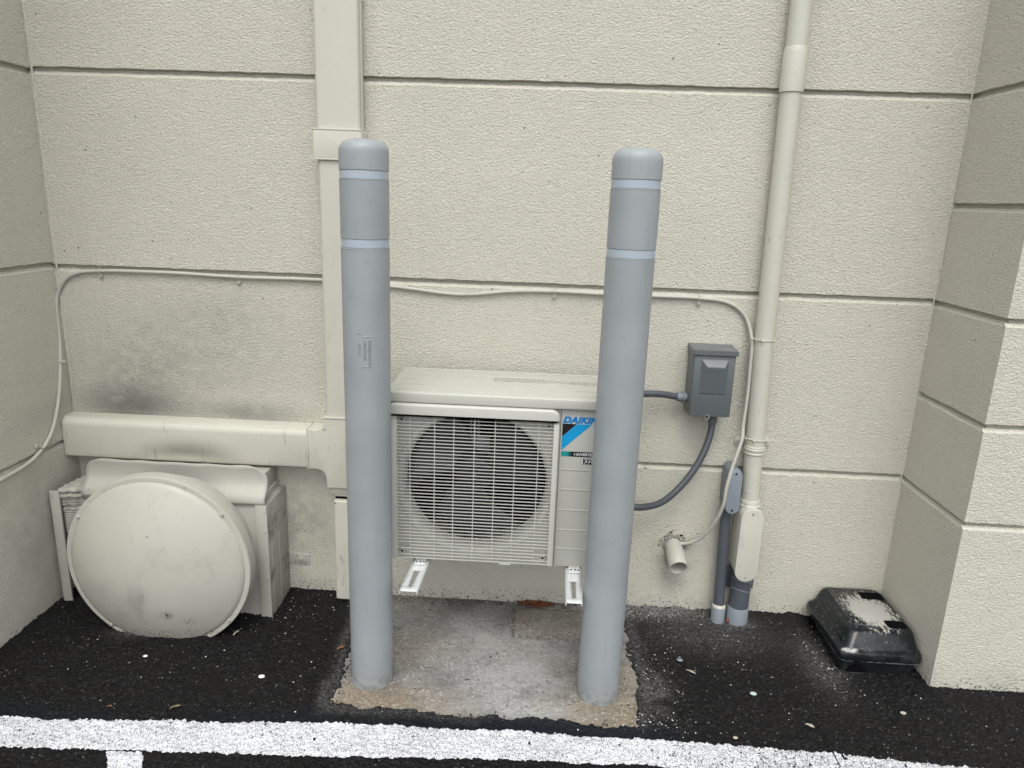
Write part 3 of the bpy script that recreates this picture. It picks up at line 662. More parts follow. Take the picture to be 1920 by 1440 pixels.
# ================================================================== OUTDOOR UNIT
ax0, ax1, az0, az1, ay0, ay1 = -0.432, 0.243, 0.345, 0.846, 1.962, 2.244
ac = thing('outdoor_unit', (-0.0945, 2.10, 0.345), 'ivory air conditioning outdoor unit with round fan behind wire grille and blue logo', 'air conditioner')
AO = (0.0945, -2.10, -0.345)
FC = (-0.170, 0.603); FR = 0.214
# sheet casing, open towards the fan
bm = bmesh.new()
add_box(bm, ax0, ax0 + 0.002, ay0 + 0.004, ay1, az0, az1); add_box(bm, ax1 - 0.002, ax1, ay0 + 0.004, ay1, az0, az1)
add_box(bm, ax0 + 0.002, ax1 - 0.002, ay0 + 0.006, ay1, az0, az0 + 0.003)
bmo('casing', bm, M['ac'], ac, AO)
box('coil', ax0 + 0.004, 0.075, ay1 - 0.03, ay1 - 0.004, az0 + 0.004, az1 - 0.002, M['coil'], ac, off=AO)
box('partition', 0.0755, 0.0775, ay0 + 0.012, ay1 - 0.004, az0 + 0.004, az1 - 0.002, M['coil'], ac, off=AO)
box('compressor_cover', 0.078, ax1 - 0.003, ay1 - 0.012, ay1 - 0.004, az0 + 0.004, az1 - 0.002, M['coil'], ac, off=AO)
# front sheet with bell mouth opening
bm = bmesh.new(); N_ = 96; ring = []
X0, X1, Z0, Z1 = ax0, 0.074, az0, az1
def rect_pt(a):
    dx, dz = math.cos(a), math.sin(a); t = 9
    if dx > 1e-9: t = min(t, (X1 - FC[0]) / dx)
    if dx < -1e-9: t = min(t, (X0 - FC[0]) / dx)
    if dz > 1e-9: t = min(t, (Z1 - FC[1]) / dz)
    if dz < -1e-9: t = min(t, (Z0 - FC[1]) / dz)
    return FC[0] + dx * t, FC[1] + dz * t
angs = sorted([2 * PI * k / N_ for k in range(N_)] + [math.atan2(zz - FC[1], xx - FC[0]) % (2 * PI) for xx in (X0, X1) for zz in (Z0, Z1)])
prof = [(FR + 0.022, 0.0), (FR + 0.020, -0.003), (FR + 0.014, -0.0035), (FR + 0.006, 0.0), (FR, 0.010), (FR - 0.004, 0.022), (FR - 0.004, 0.050)]
R0 = [bm.verts.new((*(lambda p: (p[0], ay0))(rect_pt(a)), rect_pt(a)[1])) for a in angs]
rings = [R0]
for (r, dy) in prof: rings.append([bm.verts.new((FC[0] + min(r, abs(rect_pt(a)[0] - FC[0]) / max(1e-6, abs(math.cos(a))) - .001 if abs(math.cos(a)) > .5 else r) * math.cos(a), ay0 + dy, FC[1] + r * math.sin(a))) for a in angs])
for a_, b_ in zip(rings, rings[1:]):
    for k in range(len(angs)): j = (k + 1) % len(angs); bm.faces.new((a_[k], a_[j], b_[j], b_[k]))
bmo('fan_panel', bm, M['acside'], ac, AO)
# fan
fan = rev('fan_hub', [(0, 0.040), (0.004, 0.052), (0.010, 0.056), (0.060, 0.056)], (FC[0] - 0.006, ay0 + 0.032, FC[1] + 0.012), (0, 1, 0), M['fan'], ac, 40, off=AO)
screw('shaft_nut', (FC[0] - 0.006, ay0 + 0.032, FC[1] + 0.012), (0, -1, 0), 0.006, 0.005, M['steel'], fan)
bm0 = []
for k in range(3):
    V = []; na, nr = 12, 8; base = math.radians(15 + 120 * k)
    for i in range(na + 1):
        for j in range(nr + 1):
            rr = 0.052 + (0.200 - 0.052) * j / nr; sw = math.radians(82) * (i / na - 0.5) + math.radians(18) * (j / nr); a = base + sw
            y = ay0 + 0.075 - 0.050 * (i / na) * (0.5 + 0.5 * j / nr) + 0.010 * math.sin(PI * i / na)
            V.append((FC[0] - 0.006 + rr * math.cos(a), y, FC[1] + 0.012 + rr * math.sin(a)))
    F = [(i * (nr + 1) + j, (i + 1) * (nr + 1) + j, (i + 1) * (nr + 1) + j + 1, i * (nr + 1) + j + 1) for i in range(na) for j in range(nr)]
    o = mk('fan_blade', V, F, M['fan'], fan); md = o.modifiers.new('thick', 'SOLIDIFY'); md.thickness = 0.003
mm = bmesh.new()
for x in (-0.200, -0.188, -0.176): add_box(mm, x, x + 0.006, ay0 + 0.115, ay0 + 0.135, az0 + 0.01, az1 - 0.01)
add_box(mm, -0.205, -0.135, ay0 + 0.100, ay0 + 0.112, 0.66, 0.715, 0.003); add_rev(mm, [(0, 0.045), (0.06, 0.045)], (-0.176, ay0 + 0.105, 0.615), (0, 1, 0), 24)
add_box(mm, -0.205, -0.160, ay0 + 0.100, ay0 + 0.112, 0.43, 0.45, 0.003)
bmo('motor_mount', mm, M['motor'], ac, AO)
# right front panel with raised pressed lines
fp = box('front_panel', 0.0748, ax1 - 0.001, ay0 - 0.002, ay0 + 0.010, az0, az1 - 0.0004, M['acside'], ac, 0.002, off=AO)
for z in (0.659, 0.596, 0.531, 0.467, 0.405):
    bm = bmesh.new(); prism(bm, rrect(0.0785, 0.228, z - 0.0022, z + 0.0022, 0.002, 3), ay0 - 0.0035, ay0 - 0.0022, 0.0009, 2); bmo('pressed_rib', bm, M['acside'], fp)
# lid
bm = bmesh.new(); add_box(bm, ax0 - 0.004, ax1 + 0.004, ay0 - 0.018, ay1 + 0.012, az1, 0.877, 0.0045, 3)
lid = bmo('top_panel', bm, M['ac'], ac, AO)
for y in (2.232, 2.168, 2.102, 2.036, 1.972):
    bm = bmesh.new(); add_box(bm, ax0 + 0.028, ax1 - 0.028, y - 0.0032, y + 0.0032, 0.8765, 0.8795, 0.0014, 2); bmo('pressed_rib', bm, M['ac'], lid)
for x in (ax0 + 0.022, ax1 - 0.022):
    bm = bmesh.new(); add_box(bm, x - 0.002, x + 0.002, 1.967, 2.237, 0.8765, 0.8780, 0.0007, 2); bmo('pressed_rib', bm, M['ac'], lid)
wl = [('⚠ WARNING: RISK OF FIRE', 0.0125, 2.148, 0.0003, 0.205 / 0.16), ('FLAMMABLE REFRIGERANT USED. REPAIR ONLY BY TRAINED SERVICE PERSONNEL.', 0.0062, 2.137, 0, 1.0), ('DO NOT PUNCTURE REFRIGERANT TUBING. CONSULT REPAIR MANUAL BEFORE SERVICE.', 0.0062, 2.128, 0, 1.0), ('AVERTISSEMENT : RISQUE D\'INCENDIE', 0.0095, 2.115, 0.0002, 1.0)]
for body, sz, y, of, k in wl:
    text('warning_text', body, sz, M['inkgrey'], lid, lambda u, v, w, y=y: (-0.135 + u, y + v, 0.8772 + w), extrude=0.0001, offset=of)
for i in range(4):
    text('warning_text', 'DISPOSE OF PROPERLY IN ACCORDANCE WITH REGULATIONS', 0.0062, M['inkgrey'], lid, lambda u, v, w, i=i: (0.100 + u, 2.142 - 0.010 * i + v, 0.8772 + w), extrude=0.0001)
# decals on the front panel
dy = ay0 - 0.0024
def flat(name, poly, mat, y=dy, parent=fp):
    bm = bmesh.new(); prism(bm, poly, y - 0.0003, y + 0.0002); return bmo(name, bm, M[mat], parent)
text('brand_lettering', 'DAIKIN', 0.0245, M['blue'], fp, lambda u, v, w: (0.0800 + u, dy - w, 0.8035 + v), shear=0.30, offset=0.0017, extrude=0.0002, sx=1.12, spacing=1.10)
flat('logo_triangle', [(0.0795, 0.800), (0.1195, 0.800), (0.0795, 0.7605)], 'black')
flat('logo_stripe', [(0.1205, 0.800), (0.1635, 0.800), (0.0795, 0.7195), (0.0795, 0.7595)], 'cyan')
flat('label_band', [(0.0795, 0.7005), (0.0795, 0.7155), (0.205, 0.7155), (0.205, 0.7005)], 'band')
text('label_lettering', 'INVERTER', 0.0115, M['paper'], fp, lambda u, v, w: (0.1225 + u, dy - 0.0004 - w, 0.7040 + v), shear=0.25, offset=0.0002, extrude=0.0002, sx=1.05)
flat('label_swoosh', [(0.1155, 0.708), (0.1215, 0.713), (0.1185, 0.708), (0.1215, 0.7035)], 'paper', dy - 0.0004)
flat('label_frame', rrect(0.1395, 0.190, 0.678, 0.697, 0.002), 'black', dy); flat('label_plate', rrect(0.1403, 0.1892, 0.6788, 0.6962, 0.0015), 'paper', dy - 0.0004)
text('label_lettering', 'R32', 0.0205, M['black'], fp, lambda u, v, w: (0.1432 + u, dy - 0.0008 - w, 0.6800 + v), offset=0.0011, extrude=0.0002, sx=0.82)
# grille: frame, rods
gy = 1.944
gr = box('grille', ax0 + 0.004, -0.4005, gy - 0.001, ay0 - 0.0005, 0.352, 0.800, M['grille'], ac, 0.003, off=AO)
bm = bmesh.new(); prism(bm, rrect(ax0 + 0.004, 0.0705, 0.8065, 0.8445, 0, 8, (0.024, 0.024, 0.001, 0.001)), gy - 0.010, ay0 - 0.0005, 0.007, 4); bmo('frame_top', bm, M['grille'], gr)
box('frame_side', 0.0535, 0.0705, gy - 0.006, ay0 - 0.0005, 0.352, 0.8063, M['grille'], gr, 0.004)
box('frame_side', ax0 + 0.004, -0.4005, gy - 0.006, ay0 - 0.0005, 0.8003, 0.8063, M['grille'], gr, 0.001)
box('latch', -0.090, -0.055, gy - 0.001, gy + 0.003, 0.3475, 0.3535, M['grille'], gr, 0.001)
def rod_mesh(L, w, horiz=True):
    bm = bmesh.new()
    if horiz: add_box(bm, 0, L, -0.0016, 0.0016, -w / 2, w / 2)
    else: add_box(bm, -w / 2, w / 2, -0.0016, 0.0016, 0, L)
    me = bpy.data.meshes.new('rod'); bm.to_mesh(me); bm.free(); me.materials.append(M['grille']); return me
full = rod_mesh(0.4537, 0.0019); short = rod_mesh(0.4157, 0.0019); short2 = rod_mesh(0.3745, 0.0019)
nrow = 43
for i in range(nrow):
    z = 0.3560 + i * (0.799 - 0.3560) / (nrow - 1)
    if i == nrow - 1: me, x = short, -0.3620
    elif i in (2, 4): me, x = short2, -0.3620
    else: me, x = full, -0.4003
    o = bpy.data.objects.new('horizontal_rod', me); COL.objects.link(o); o.parent = gr; o.location = (x, gy, z)
vm = rod_mesh(0.4515, 0.0022, False)
for x in (-0.362, -0.290, -0.234, -0.174, -0.114, -0.055, 0.012, -0.3990):
    o = bpy.data.objects.new('vertical_rod', vm); COL.objects.link(o); o.parent = gr; o.location = (x, gy + 0.0029, 0.3550)
for (x, z) in ((-0.388, 0.793), (0.040, 0.793), (-0.388, 0.372), (0.040, 0.372), (0.052, 0.575)):
    rev('screw_boss', [(0, 0.0075), (0.010, 0.0075), (0.0101, 0.005), (0.006, 0.0045)], (x, ay0 - 0.001, z), (0, -1, 0), M['acside'], gr, 16)
    screw('screw', (x, ay0 - 0.008, z), (0, -1, 0), 0.0035, 0.002, M['hole'], gr)
# feet
for cx in (-0.331, 0.138):
    bm = bmesh.new(); add_box(bm, cx - 0.017, cx + 0.017, 1.930, 2.26, 0.3375, 0.3445, 0.003, 3)
    ft = bmo('foot', bm, M['white'], ac, AO)
    box('foot_channel', cx - 0.010, cx + 0.008, 1.95, 1.972, 0.3442, 0.3462, M['acside'], ft, 0.0008)
    for dx in (-0.010, 0.002, 0.012): rev('bolt_slot', [(0, 0.0035), (0.0004, 0.0033)], (cx + dx, 1.942, 0.3446), (0, 0, 1), M['hole'], ft, 8)

# ================================================================== WALL BRACKETS
def bracket(cx_w, cx_f, yend, hw, label):
    t = thing('wall_bracket', (cx_w, 2.3, 0.336), label, 'bracket', 'white steel brackets under the outdoor unit'); BOf = (-cx_w, -2.3, -0.336)
    z = 0.3365; y0, y1 = yend, 2.270; xc = lambda y: cx_f + (cx_w - cx_f) * (y - y0) / (y1 - y0)
    # top plate outline with keyed slot (butterfly of quads)
    sl0, sl1, sl2, sl3 = y0 + 0.024, y0 + 0.028, y0 + 0.106, y0 + 0.116; sw = 0.0062
    V, F = [], []
    ysn = [y0, sl0, sl1, sl2, sl3, sl3 + 0.0005, y1]
    wsl = {1: 0.003, 2: sw * 0.85, 3: sw, 4: 0.0095, 5: 0.0095}
    for i, y in enumerate(ysn):
        c = xc(y); s = wsl.get(i, 0.0)
        for x in (c - hw, c - s, c + s, c + hw): V.append((x, y, z))
    for i in range(len(ysn) - 1):
        a = i * 4; b_ = a + 4
        F += [(a, a + 1, b_ + 1, b_), (a + 2, a + 3, b_ + 3, b_ + 2)]
        if i == len(ysn) - 2 or i == 0: F.append((a + 1, a + 2, b_ + 2, b_ + 1))
    arm = mk('arm', V, F, M['white'], t, BOf); md = arm.modifiers.new('thick', 'SOLIDIFY'); md.thickness = 0.0022; md.offset = -1
    for s in (-1, 1):
        bm = bmesh.new(); q = []
        for y in (y0, y1):
            c = xc(y) + s * hw
            q.append([bm.verts.new((c - s * 0.0005, y, z - 0.0003)), bm.verts.new((c + s * 0.0022, y, z - 0.003)), bm.verts.new((c + s * 0.0022, y, z - (0.009 if y == y0 else 0.040))), bm.verts.new((c, y, z - (0.009 if y == y0 else 0.040))), bm.verts.new((c - s * 0.0005, y, z - 0.004))])
        for k in range(5): bm.faces.new((q[0][k], q[0][(k + 1) % 5], q[1][(k + 1) % 5], q[1][k]))
        bm.faces.new(q[0]); bm.faces.new(q[1]); bmo('flange', bm, M['white'], t, BOf)
    box('wall_leg', cx_w - hw, cx_w + hw, 2.272, 2.3035, 0.30, 0.74, M['white'], t, 0.002, off=BOf)
bracket(-0.322, -0.338, 1.786, 0.0235, 'white slotted steel bracket arm under the unit beside the left bollard')
bracket(0.143, 0.131, 1.772, 0.0215, 'white slotted steel bracket arm under the unit touching the right bollard')

# ================================================================== ROUND VENT HOOD (left)
vh = thing('vent_hood', (-1.18, 2.305, 0.0), 'large beige domed round vent cap on sheet metal box in left corner', 'vent'); VO = (1.18, -2.305, 0)
CX, CZ = -1.176, 0.259
box('back_box', -1.480, -0.8935, 2.128, 2.304, -0.02, 0.437, M['hood'], vh, 0.002, off=VO)
rev('drum', [(0.0, 0.2935), (0.004, 0.2960), (0.036, 0.2955), (0.046, 0.284), (0.060, 0.250), (0.13, 0.250)], (CX, 1.998, CZ), (0, 1, 0), M['hood'], vh, 96, False, False, off=VO)
prof = [(0.010, 0.2975), (0.001, 0.2972), (-0.0015, 0.2955), (-0.0022, 0.293), (-0.0018, 0.2800), (-0.0045, 0.2785), (-0.0075, 0.2770)]
for k in range(1, 25): r = 0.2770 * (1 - k / 24.5); prof.append((-0.0075 - 0.074 * (1 - (r / 0.2770) ** 2.15), r))
prof.append((-0.0817, 0.0005))
dome = rev('dome', prof, (CX, 1.990, CZ), (0, 1, 0), M['dome'], vh, 120, True, False, off=VO)
for a in (148, 40, -41, -128, 95):
    x, z = CX + 0.2855 * math.cos(math.radians(a)), CZ + 0.2855 * math.sin(math.radians(a)); 
    if z > 0.02 and a != 95: screw('screw', (x, 1.9885, z), (0, -1, 0), 0.0066, 0.006, M['hoodworn'], dome)
screw('rivet', (CX + 0.012, 1.9230, CZ + 0.13), (0, -1, 0), 0.0035, 0.0012, M['hoodworn'], dome)
# right jamb: angle strip with rivets and side sheet
js = box('right_angle_strip', -0.9075, -0.8700, 2.1180, 2.1270, -0.02, 0.418, M['hood'], vh, 0.0015, off=VO)
for z in (0.395, 0.325, 0.235, 0.155, 0.075): screw('rivet', (-0.877, 2.1180, z), (0, -1, 0), 0.0036, 0.002, M['hood'], js)
sp = box('side_sheet', -0.8930, -0.8710, 2.1275, 2.3035, -0.02, 0.416, M['hoodworn'], vh, 0.002, off=VO)
for (a, b_, c, d) in ((2.150, 2.154, -0.01, 0.36), (2.150, 2.290, 0.360, 0.365), (2.215, 2.218, 0.02, 0.30)):
    box('seam', -0.8712, -0.8694, a, b_, c, d, M['hoodworn'], sp, 0.0004)
# left jamb
lj = box('left_angle_strip', -1.600, -1.5690, 2.1180, 2.1260, -0.02, 0.432, M['hood'], vh, 0.0015, off=VO)
for z in (0.415, 0.352, 0.292, 0.225, 0.155): screw('rivet', (-1.5925, 2.1180, z), (0, -1, 0), 0.0036, 0.002, M['hood'], lj)
for x in (-1.5655, -1.5585): box('slide_track', x, x + 0.0028, 2.160, 2.175, -0.02, 0.26, M['hood'], vh, 0.0006, off=VO)
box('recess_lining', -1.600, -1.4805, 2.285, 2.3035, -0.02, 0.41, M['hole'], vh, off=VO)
# screws on the plate
for (x, z) in ((-0.932, 0.416),): screw('screw', (x, 2.1282, z), (0, -1, 0), 0.0045, 0.004, M['hoodworn'], vh, VO)
# flashing: curls back up the wall
bm = bmesh.new(); prof = [(2.1225, 0.418), (2.1225, 0.428), (2.1245, 0.438), (2.131, 0.449), (2.142, 0.459), (2.151, 0.469), (2.157, 0.482), (2.159, 0.498), (2.1585, 0.514), (2.156, 0.530), (2.152, 0.543)]
nx = 40; rows = []
xl, xr = -1.492, -0.8755
for (y, z) in prof:
    inset = 0.0
    if z > 0.49: t = (z - 0.49) / 0.052; inset = 0.055 * (1 - math.sqrt(max(0, 1 - t * t)))
    a, b_ = xl + inset, xr - inset
    rows.append([bm.verts.new((a + (b_ - a) * i / nx, y - 0.002 * math.sin(PI * i / nx), z + 0.001 * math.sin(i * 0.7) * (z > .5))) for i in range(nx + 1)])
for a_, b_ in zip(rows, rows[1:]):
    for i in range(nx): bm.faces.new((a_[i], a_[i + 1], b_[i + 1], b_[i]))
fl = bmo('flashing', bm, M['hood'], vh, VO); md = fl.modifiers.new('thick', 'SOLIDIFY'); md.thickness = 0.002
box('upper_back_plate', -1.47, -0.90, 2.170, 2.3035, 0.418, 0.500, M['hood'], vh, 0.002, off=VO)
# crumpled lagging stuffed behind the left jamb
bm = bmesh.new(); nu, nv = 36, 150; rows = []; r = random.Random(4)
path = [(2.285 - 0.155 * k / 14, 0.440 + 0.003 * math.sin(k * 2.4) - 0.002 * (k / 14)) for k in range(14)]     # folded top
path += [(2.127, 0.438), (2.122, 0.432), (2.124, 0.424), (2.133, 0.421), (2.127, 0.417), (2.123, 0.410), (2.127, 0.404)]
zz = 0.403
while zz > 0.18:
    sag = 0.006 * math.exp(-((zz - 0.372) / 0.004) ** 2); path.append((2.134 + 0.06 * (0.40 - zz) - 0.0030 * math.sin(2 * PI * zz / 0.0088) + sag, zz)); zz -= 0.0018
for j, (y, z) in enumerate(path):
    row = []
    for i in range(nu + 1):
        s_x = i / nu; x = -1.573 + 0.112 * s_x
        wob = 0.0032 * math.sin(s_x * 4 + z * 30) * (j > 20) + 0.0014 * math.sin(s_x * 19 + j * 0.11)
        lift = 0.008 * s_x * (j < 21) - 0.012 * (1 - s_x) ** 4 * (j < 14) * (1 - j / 14)
        row.append(bm.verts.new((x + r.uniform(-.0006, .0006), y + 0.0012 * math.sin(s_x * 60 + j) + r.uniform(-.0006, .0006), z + wob + lift)))
    rows.append(row)
for a_, b_ in zip(rows, rows[1:]):
    for i in range(nu): bm.faces.new((a_[i], a_[i + 1], b_[i + 1], b_[i]))
lg = bmo('lagging', bm, M['cloth'], vh, VO, smooth=80); md = lg.modifiers.new('thick', 'SOLIDIFY'); md.thickness = 0.002
box('left_side_sheet', -1.5660, -1.4810, 2.21, 2.2840, -0.02, 0.405, M['hood'], vh, 0.002, off=VO)
# fixing strap on the wall
bm = bmesh.new(); prism(bm, rrect(-0.8700, -0.7960, 0.1120, 0.1520, 0.004, 4, (0.006, 0, 0, 0.006)), 2.3000, 2.3045, 0.0008)
st = bmo('fixing_strap', bm, M['hood'], vh, VO); rev('bolt', [(0, 0.0075), (0.003, 0.0075), (0.0045, 0.006), (0.0075, 0.0055), (0.0085, 0.003)], (-0.827, 2.3000, 0.133), (0, -1, 0), M['hoodworn'], st, 16)
for (x, z) in ((-0.843, 0.143), (-0.807, 0.143), (-0.848, 0.121), (-0.810, 0.121)): rev('strap_hole', [(0, 0.0022), (0.0005, 0.002)], (x, 2.2999, z), (0, -1, 0), M['hole'], st, 8)

# ================================================================== LONG BEIGE CABLE WITH CLIPS
yb = 2.297
cable = thing('wall_cable', (-0.0, 2.30, 1.14), 'long beige cable clipped along the wall grooves and looping past both corners', 'cable'); KO = (0, -2.30, -1.14)
pts = [(-1.607, 1.20, 0.47), (-1.607, 1.60, 0.52), (-1.607, 1.86, 0.537), (-1.607, 1.93, 0.545), (-1.607, 2.067, 0.556), (-1.607, 2.165, 0.604), (-1.608, 2.222, 0.690), (-1.611, 2.262, 0.80), (-1.615, 2.285, 0.90), (-1.617, 2.293, 1.01), (-1.604, yb, 1.075), (-1.553, yb, 1.128), (-1.452, yb, 1.145), (-1.2145, yb, 1.148), (-0.9929, yb, 1.143), (-0.720, yb, 1.144), (-0.4753, yb, 1.132), (-0.2664, yb, 1.116), (-0.0939, yb, 1.133), (0.0433, yb, 1.138), (0.1975, yb, 1.136), (0.3677, yb, 1.136), (0.5068, yb, 1.135), (0.600, yb, 1.124), (0.659, yb - 0.004, 1.082), (0.681, 2.270, 1.010), (0.6835, 2.262, 0.92), (0.6845, 2.258, 0.825), (0.681, 2.252, 0.735), (0.678, 2.238, 0.684), (0.655, 2.222, 0.60), (0.640, 2.212, 0.525), (0.636, 2.216, 0.455), (0.618, 2.240, 0.375), (0.588, 2.268, 0.312), (0.552, 2.288, 0.280), (0.522, 2.300, 0.274), (0.508, 2.315, 0.274)]
r_ = random.Random(3)
tube('cable_run', [(x, y, z) for x, y, z in pts], 0.0060, M['cable'], cable, 12, KO)
def clip(x, z, y=yb, vertical=False, side=-1):
    bm = bmesh.new()
    if not vertical:
        add_tube(bm, [Vector((x, y + 0.006, z - 0.008)), Vector((x, y - 0.005, z - 0.0075)), Vector((x, y - 0.0078, z)), Vector((x, y - 0.004, z + 0.0078)), Vector((x, y + 0.005, z + 0.008))], 0.0024, 6)
        add_box(bm, x - 0.006, x + 0.006, y + 0.001, y + 0.0075, z - 0.024, z - 0.006, 0.0015); add_rev(bm, [(0, 0.004), (0.003, 0.003)], (x, y + 0.001, z - 0.018), (0, -1, 0), 8)
    else:
        add_box(bm, x - 0.009, x + 0.022, y - 0.0085, y - 0.002, z - 0.004, z + 0.004, 0.0015); add_rev(bm, [(0, 0.004), (0.003, 0.003)], (x + 0.017, y - 0.0085, z), (0, -1, 0), 8)
    return bmo('cable_clip', bm, M['cable'], cable, KO)
clip(-1.457, 1.145); clip(-0.993, 1.143); clip(0.044, 1.138); clip(0.507, 1.135); clip(-1.6115, 0.838, 2.272, True)
bm = bmesh.new(); add_tube(bm, [Vector((-1.614, 2.118, 0.588)), Vector((-1.603, 2.112, 0.588)), Vector((-1.599, 2.122, 0.580)), Vector((-1.603, 2.130, 0.570)), Vector((-1.614, 2.132, 0.566))], 0.0022, 6); add_box(bm, -1.614, -1.605, 2.098, 2.112, 0.588, 0.600, 0.0015); bmo('cable_clip', bm, M['cable'], cable, KO)

# ================================================================== BEIGE RISER PIPE (right)
rp = thing('riser_pipe', (0.742, 2.262, 0.0), 'tall beige conduit pipe down the wall with cable ties and oval access fitting', 'pipe'); RO = (-0.742, -2.262, 0)
def axis(z): return Vector((np.interp(z, [0.44, 1.0, 1.75, 3.4], [0.7385, 0.7185, 0.7055, 0.694]), 2.266, z))
def seg(name, z0, z1, r, mat, prof=None, parent=rp, n=40):
    a, b_ = axis(z0), axis(z1); d = b_ - a; L = d.length
    return rev(name, prof(L) if prof else [(0, r), (L, r)], a, d, M[mat], parent, n, off=RO if parent is rp else (0, 0, 0))
seg('pipe_section', 1.80, 3.4, 0.0302, 'pipe')
seg('pipe_section', 1.00, 1.80, 0.0302, 'pipe'); seg('pipe_section', 0.468, 1.00, 0.0302, 'pipe')
seg('coupling', 1.752, 1.875, 0, 'pipe', lambda L: [(0, 0.0305), (0, 0.0342), (L * 0.86, 0.0342), (L * 0.94, 0.0322), (L, 0.0303)])
for z in (1.016, 0.684):
    tl = bmesh.new(); c = axis(z); tilt = 0.10 if z < 0.9 else 0.0
    add_tube(tl, [c + Vector((math.cos(a) * (0.0318 + 0.003 * (math.cos(a) < -0.5)), math.sin(a) * 0.0318, -tilt * 0.03 * math.cos(a))) for a in np.linspace(PI * 0.98, 2.02 * PI, 20)], 0.0017, 6)
    add_tube(tl, [c + Vector((-0.031 - 0.0118 * math.sin(a), -0.006 - 0.0095 * math.cos(a) * 1.0 - .002, 0.002)) for a in np.linspace(0, PI, 10)], 0.0016, 6)
    add_box(tl, c.x - 0.017, c.x - 0.010, c.y - 0.0345, c.y - 0.0275, z - 0.0042, z + 0.0035, 0.001)
    bmo('cable_tie', tl, M['pipe'], rp, RO)
# strap with two lugs
c = axis(0.645); sb = bmesh.new()
add_rev(sb, [(-0.014, 0.0304), (-0.012, 0.0335), (-0.008, 0.0335), (-0.005, 0.0318), (0.0, 0.0345), (0.006, 0.0345), (0.009, 0.0318), (0.012, 0.0335), (0.015, 0.0325), (0.016, 0.0304)], c, (0, 0, 1), 40, False, False)
prism(sb, [(x, z) for x, z in rrect(c.x - 0.058, c.x + 0.060, 0.648, 0.676, 0.010, 5)], 2.2985, 2.3045, 0.001)
stp = bmo('pipe_strap', sb, M['pipe'], rp, RO)
for x in (c.x - 0.047, c.x + 0.047): screw('screw', (x, 2.2985, 0.662), (0, -1, 0), 0.0058, 0.004, M['hoodworn'], stp)
screw('screw', axis(0.50) + Vector((-0.018, -0.0245, 0)), (-0.5, -0.85, 0), 0.0035, 0.002, M['hoodworn'], rp, RO)
# neck and oval body
neck = seg('fitting_neck', 0.435, 0.4705, 0, 'pipe', lambda L: [(0, 0.0375), (L * .45, 0.0375), (L * .55, 0.0345), (L * .85, 0.0345), (L, 0.0325)])
fb = bmesh.new(); prism(fb, stadium(0.7335, 0.196, 0.452, 0.0345, 14), 2.2085, 2.292, 0.002); fit = bmo('access_fitting', fb, M['pipe'], rp, RO)
cb = bmesh.new(); prism(cb, stadium(0.7345, 0.1905, 0.4585, 0.0375, 16), 2.1990, 2.2080, 0.003, 3); cov = bmo('fitting_cover', cb, M['pipe'], fit)
for z in (0.440, 0.209): screw('screw', (0.7345, 2.1990, z), (0, -1, 0), 0.0045, 0.0018, M['hoodworn'], cov)
c0 = Vector((0.7415, 2.258, 0))
rev('dark_pipe_section', [(0.055, 0.0345), (0.232, 0.0345)], c0, (0, 0, 1), M['greydk'], rp, 40, off=RO)
for z in (0.135, 0.170): 
    bm = bmesh.new(); add_tube(bm, [c0 + Vector((math.cos(a) * 0.0352, math.sin(a) * 0.0352, z + 0.010 * math.cos(a + 2.4))) for a in np.linspace(PI, 2 * PI, 18)], 0.0011, 6); bmo('scratched_ring', bm, M['greylt'], rp, RO)
rev('lower_coupling', [(-0.01, 0.0372), (0.066, 0.0372), (0.068, 0.0362), (0.068, 0.0346)], c0, (0, 0, 1), M['greylt'], rp, 40, off=RO)
mp = box('mounting_plate', 0.692, 0.797, 2.294, 2.3045, 0.115, 0.198, M['greydk'], rp, 0.002, off=RO)
for z in (0.138,): screw('screw', (0.786, 2.294, z), (0, -1, 0), 0.0045, 0.003, M['steel'], mp)

# ================================================================== SLIM GREY CONDUIT
gc = thing('grey_conduit', (0.674, 2.258, 0.0), 'slim slate grey conduit with light grey oval cap beside the beige pipe', 'conduit'); GO = (-0.674, -2.258, 0)
a, b_ = Vector((0.6735, 2.256, 0.04)), Vector((0.6610, 2.262, 0.47)); d = b_ - a
rev('pipe_section', [(0, 0.0185), (d.length, 0.0185)], a, d, M['greydk'], gc, 32, off=GO)
rev('coupling', [(-0.01, 0.0238), (0.058, 0.0238), (0.060, 0.0228), (0.060, 0.0186)], (0.6745, 2.2555, 0), (0, 0, 1), M['greylt'], gc, 32, off=GO)
rev('cement_ring', [(0.0602, 0.0187), (0.061, 0.0232), (0.067, 0.0225), (0.072, 0.0187)], (0.6742, 2.2555, 0), (0, 0, 1), M['pipe'], gc, 24, False, False, off=GO)
fb = bmesh.new(); prism(fb, stadium(0.6655, 0.436, 0.590, 0.0215, 12), 2.2225, 2.294, 0.002); fi = bmo('access_fitting', fb, M['grey'], gc, GO)
cb = bmesh.new(); prism(cb, stadium(0.6675, 0.430, 0.586, 0.0225, 12), 2.2150, 2.2220, 0.002, 3); cv = bmo('fitting_cover', cb, M['greylt'], fi)
for z in (0.573, 0.443): screw('screw', (0.6675, 2.2150, z), (0, -1, 0), 0.0034, 0.0018, M['hole'], cv)
for z in (0.525, 0.497): rev('dimple', [(0, 0.003), (0.0012, 0.0015)], (0.673, 2.2150, z), (0, -1, 0), M['greylt'], cv, 10)

